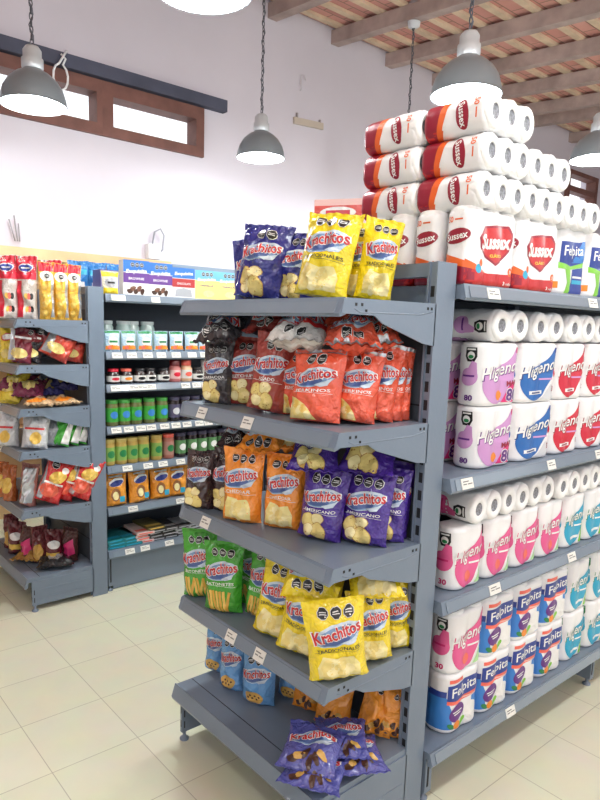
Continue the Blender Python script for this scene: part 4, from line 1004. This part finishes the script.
# ------------------------------------------------------------------ mixed snack bags on the far end unit
ZT = [1.42, 1.208, 1.004, .80, .512]; ZE = .172
g = 'mixed snack bags on the far end unit'
def snack(nm, rgb, w, h, T, seed, art, stand=True, crump=1.9): return bag_mesh(nm, w, h, T, seed, stand, crump, 0, art, rgb, 'snack_bag')
def P(me, x, y, z, a, label, tilt=-4, roll=0, s=1):
    o = put('snack_bag', me, (x, y, z), (R(tilt), R(roll), R(a)), label, 'snack bag', g, s)
    rot = o.rotation_euler.to_matrix(); o.location.z = z+.001-min((rot @ v.co).z for v in me.vertices)*s
    return o
def candy_art(w, h):
    A = Art(); A.rect(-.48*w, .62*h, .48*w, .99*h, L_RED, 1); A.ell(0, .8*h, .34*w, .07*h, I_WHITE, 2, 5); A.ell(0, .8*h, .31*w, .055*h, L_FBLUE, 3, 5); A.rect(-.2*w, .79*h, .2*w, .81*h, I_WHITE, 4)
    A.poly([(-.5*w, .02*h), (-.1*w, .02*h), (-.2*w, .6*h), (-.5*w, .6*h)], L_RED, 1)
    for k in range(6): A.ell((.05+.12*(k % 3))*w, (.15+.2*(k//3))*h, .09*w, .05*h, (I_GOLD, L_CORAL, I_BLACK)[k % 3], 2)
    return A
cm = snack('candy_white', (214, 206, 200), .1, .29, .03, 31, candy_art(.1, .29))
A = Art(); A.rect(-.034, .222, .034, .262, L_RED, 1); A.ell(0, .2, .03, .024, I_WHITE, 1.5); oct_badges(A, .002, .2, 1, .014, I_BLACK, I_WHITE); A.poly([(.014, .01), (.034, .01), (.034, .2), (.022, .2), (.016, .12), (.022, .06)], I_SILVER, 1)
for q in range(4): A.ell(-.012, .03+.04*q, .016, .014, I_GOLD, 1.4, 20*q, 12, .1, q)
pm2 = snack('puff_yellow', (234, 182, 66), .074, .265, .032, 32, A, crump=1.7)
Aq = Art(); Aq.ell(0, .17, .05, .026, I_RED, 1, 12); Aq.ell(0, .17, .04, .018, I_WHITE, 2, 12); Aq.ell(0, .06, .04, .03, I_CHIP, 1)
ym = snack('crisp_yellow', (222, 196, 60), .13, .24, .034, 33, Aq)
for i, x in enumerate((-.275, -.205, -.138)): P(pm2, x, 2.03+.006*i, ZT[0], -14, 'yellow tube shaped puff bag on far end unit, %s from its front edge' % ORD[i], -3)
for i, (x, y) in enumerate(((-.425, 2.12), (-.352, 2.075), (-.33, 2.20), (-.20, 2.17))): P(cm, x, y, ZT[0], -34, ['red topped sweets bag at the front edge of the far end unit', 'red topped sweets bag beside the yellow puff tubes', 'red topped sweets bag in the second row behind the others', 'red topped sweets bag hidden behind the yellow puff tubes'][i], -3)
P(ym, -.41, 2.26, ZT[0], -60, 'yellow crisp bag on the far end unit top shelf, by the front edge', -4)
Ar = Art(); Ar.poly([(-.07, .01), (-.02, .01), (-.05, .17), (-.07, .17)], I_SILVER, .8); Ar.ell(.01, .12, .055, .022, I_DKRED, 1, 8); oct_badges(Ar, .03, .15, 1, .014, I_BLACK, I_WHITE); Ar.rect(-.04, .115, .04, .125, I_WHITE, 2); Ar.ell(-.01, .045, .05, .025, I_CHIP, 1)
rm = snack('crisp_red', (204, 72, 56), .15, .18, .036, 34, Ar); vm = snack('crisp_maroon', (120, 36, 54), .1, .165, .03, 35, Ar); km = snack('crisp_black', (44, 40, 44), .1, .165, .03, 36, Ar)
P(ym, -.41, 2.2, ZT[1], -50, 'yellow crisp bag on the far end unit second shelf front', -6, 0, .72)
P(vm, -.385, 2.09, ZT[1], -40, 'maroon crisp bag on the far end unit second shelf', -6, 6)
P(km, -.335, 2.10, ZT[1], -40, 'black crisp bag between maroon and red bags, far end unit', -6, 8)
P(rm, -.25, 2.05, ZT[1], -16, 'red crisp bag slumped sideways with a silver edge, far end unit', -8, 28)
P(rm, -.15, 2.08, ZT[1], -14, 'red crisp bag leaning beside the upright of the far end unit', -6, 12, .85)
Ao = Art(); Ao.ell(0, .09, .045, .05, I_CHIP, 1, 0, 16, .1); Ao.rect(-.05, .15, .05, .165, I_WHITE, 1)
pk = snack('crisp_plum', (120, 46, 76), .15, .19, .03, 37, Ao, False); nv = snack('crisp_navy', (54, 52, 110), .15, .19, .026, 38, Ao, False); of = snack('flat_cream', (224, 190, 150), .14, .16, .014, 39, Art().poly([(-.06, .02), (.06, .05), (.06, .09), (-.06, .06)], L_ORA, 1), False)
for me, x, y, dz, a, tl, lb in ((ym, -.42, 2.2, 0, -50, -40, 'yellow crisp bag leaning on the third shelf of the far end unit'), (pk, -.36, 2.1, .03, -30, -70, 'plum coloured snack bag lying on the third shelf, far end unit'), (nv, -.24, 2.12, .03, -10, -72, 'navy snack bag lying on the third shelf of far end unit'), (nv, -.17, 2.14, .06, -30, -60, 'navy snack bag lying near the upright on the third shelf'),
                             (of, -.34, 2.035, 0, -20, -88, 'cream and orange flat packet at the third shelf edge, nearer the front'), (of, -.19, 2.035, 0, 8, -88, 'cream and orange flat packet at the third shelf edge near the upright'), (pk, -.42, 2.2, .05, -50, -70, 'plum snack bag on top of the yellow one, third shelf')):
    P(me, x, y-.04 if tl < -80 else y, ZT[2]+dz, a, lb, tl)
wm = snack('crisp_white', (206, 208, 212), .13, .165, .036, 44, Art().rect(-.05, .09, .05, .1, I_RED, 1).ell(.01, .05, .03, .03, I_GOLD, 1)); gm = snack('crisp_grey', (160, 166, 174), .1, .15, .034, 45, Art().rect(-.04, .08, .04, .088, L_GREY, 1))
gr = snack('crisp_green', (72, 172, 62), .085, .13, .03, 46, Art().poly([(0, .01), (.04, .01), (.04, .12), (.015, .12)], I_WHITE, 1))
P(wm, -.43, 2.2, ZT[3], -46, 'silver white snack bag at the front edge, fourth shelf of far end unit'); P(wm, -.345, 2.06, ZT[3], -30, 'silver white snack bag nearer the green bags, fourth shelf', -8, 4); P(gm, -.25, 2.08, ZT[3], -20, 'grey snack bag behind the three green bags', -6)
for i, x in enumerate((-.225, -.17, -.125)): P(gr, x, 2.045+.01*i, ZT[3], -24, 'green and white snack bag on far end unit, %s from the upright' % ['third', 'second', 'first'][i], -10, 14)
Aw = Art(); Aw.poly([(-.062, .01), (-.03, .01), (-.05, .12), (-.062, .2)], I_SILVER, .8); Aw.ell(.035, .17, .018, .016, I_WHITE, 1); oct_badges(Aw, -.02, .185, 1, .02, I_BLACK, I_WHITE); Aw.ell(.01, .13, .045, .03, I_GOLD, 1, 20); Aw.ell(-.01, .06, .05, .035, ink((226, 96, 70), 'tomato'), 1); Aw.rect(-.05, .09, .05, .1, I_WHITE, 1)
rd = snack('snack_red', (206, 44, 44), .13, .22, .036, 47, Aw); sv = snack('snack_silver', (150, 96, 88), .09, .21, .04, 48, Art().rect(-.02, .02, .04, .19, I_SILVER, 1)); br_ = snack('snack_amber', (170, 92, 44), .08, .18, .03, 49, Art().ell(0, .08, .03, .04, I_GOLD, 1))
P(br_, -.425, 2.34, ZT[4], -56, 'amber brown snack bag at the front edge, fifth shelf of far end unit'); P(br_, -.415, 2.24, ZT[4], -56, 'amber brown snack bag beside the silver backed one'); P(sv, -.375, 2.1, ZT[4], -48, 'silver and brown snack bag standing on edge, fifth shelf', -4, 5)
for i, (x, y, rl) in enumerate(((-.30, 2.05, 22), (-.225, 2.07, 20), (-.15, 2.03, 24))): P(rd, x, y, ZT[4], -20, 'red snack bag leaning on the far end unit fifth shelf, %s from upright' % ['third', 'second', 'first'][i], -7, rl)
db = snack('snack_wine', (98, 34, 40), .085, .19, .034, 50, Art().ell(0, .06, .03, .04, I_COOK, 1)); db2 = snack('snack_wine', (98, 34, 40), .1, .17, .04, 55, Art().ell(0, .1, .035, .02, I_WHITE, 1).rect(-.04, .03, .03, .06, I_GOLD, 1), True, 1.8); db3 = snack('snack_cocoa', (84, 46, 44), .09, .175, .036, 56, Art().poly([(-.03, .02), (.04, .04), (.03, .12), (-.02, .09)], L_PINKD, 1), True, 1.8); fl = snack('flat_mustard', (170, 130, 60), .17, .2, .018, 51, Art().ell(0, .1, .05, .05, I_CHOC, 1), False); fb = snack('flat_black', (40, 38, 40), .18, .2, .02, 52, Art().ell(0, .1, .04, .05, L_GREY, 1), False)
for i, (x, y) in enumerate(((-.38, 2.5), (-.38, 2.40), (-.36, 2.28), (-.33, 2.2), (-.27, 2.16), (-.19, 2.14))): P((db, db2, db3)[i % 3], x+.04, y, ZE, (-44, -30, -58, -36, -20, -50)[i], 'dark reddish snack bag standing on the far base shelf, %s from the front edge' % ORD[i], -4)
P(fl, -.36, 2.20, ZE, -40, 'mustard flat packet lying on the far base shelf front', -88); P(fb, -.27, 2.03, ZE, -20, 'black flat packet lying on the far base shelf', -87)

# red pack behind the top shelf bags
A = Art(); A.rect(-.078, .02, .078, .07, ink((214, 70, 60), 'tissue_red'), 1); A.ell(0, .048, .06, .018, I_WHITE, 2); A.rect(-.04, .04, .04, .055, L_RED, 3)
mb = MB(); mb.box((-.08, 0, 0), (.08, .1, .09), lab('tissue_pale_red', (236, 190, 182))); flat_art(mb, A, 0, 0, 0)
for k, (x, y, z) in enumerate(((.05, .56, S1+.001), (.05, .56, S1+.098), (.05, .56, S1+.195))):
    o = link('tissue_carton', mb.mesh('tissue_carton')); o.location = (TPX+x-.02, y-.06, z); o.rotation_euler = (0, 0, R(-58)); tag(o, 'red and white carton in the pile behind the yellow crisp bags, %s' % ['lowest', 'middle', 'topmost'][k], 'carton', 'red cartons behind the crisps')

# ------------------------------------------------------------------ camera, light
cam = bpy.data.cameras.new('camera'); co = bpy.data.objects.new('camera', cam); COL.objects.link(co); SC.camera = co
r_ = Vector((0.77025239, -0.63709876, 0.02857319)); u_ = Vector((0.07961313, 0.14051244, 0.98687284)); f_ = Vector((0.63275035, 0.75786636, -0.15895147))
M = Matrix((r_, u_, -f_)).transposed().to_4x4(); M.translation = (-1.39992278, -1.06877637, 1.42313874); co.matrix_world = M
cam.sensor_fit = 'AUTO'; cam.sensor_width = 36; cam.lens = 647.9037*36/800; cam.shift_x = 17.9266/800; cam.shift_y = 30.4382/800; cam.clip_start = .05
w = bpy.data.worlds.new('sky'); SC.world = w; w.use_nodes = True
bg = w.node_tree.nodes['Background']; bg.inputs['Color'].default_value = (.93, .96, 1, 1); bg.inputs['Strength'].default_value = 1.3
for a, b, z0, z1 in ((-4.2, -1.4, .3, 2.9), (-.8, 2.4, .02, 2.9), (3.0, 5.8, .3, 2.9), (6.4, 9.4, .3, 2.9)):   # daylight guides in the shop-front openings
    l = bpy.data.lights.new('daylight_portal', 'AREA'); l.shape = 'RECTANGLE'; l.size = b-a; l.size_y = z1-z0; l.cycles.is_portal = True
    o = bpy.data.objects.new('daylight_portal', l); COL.objects.link(o); o.location = ((a+b)/2, Y0-.1, (z0+z1)/2); o.rotation_euler = (PI/2, 0, 0)
vs = SC.view_settings; vs.view_transform = 'Standard'; vs.look = 'None'; vs.gamma = 1; vs.use_curve_mapping = False; vs.exposure = .4
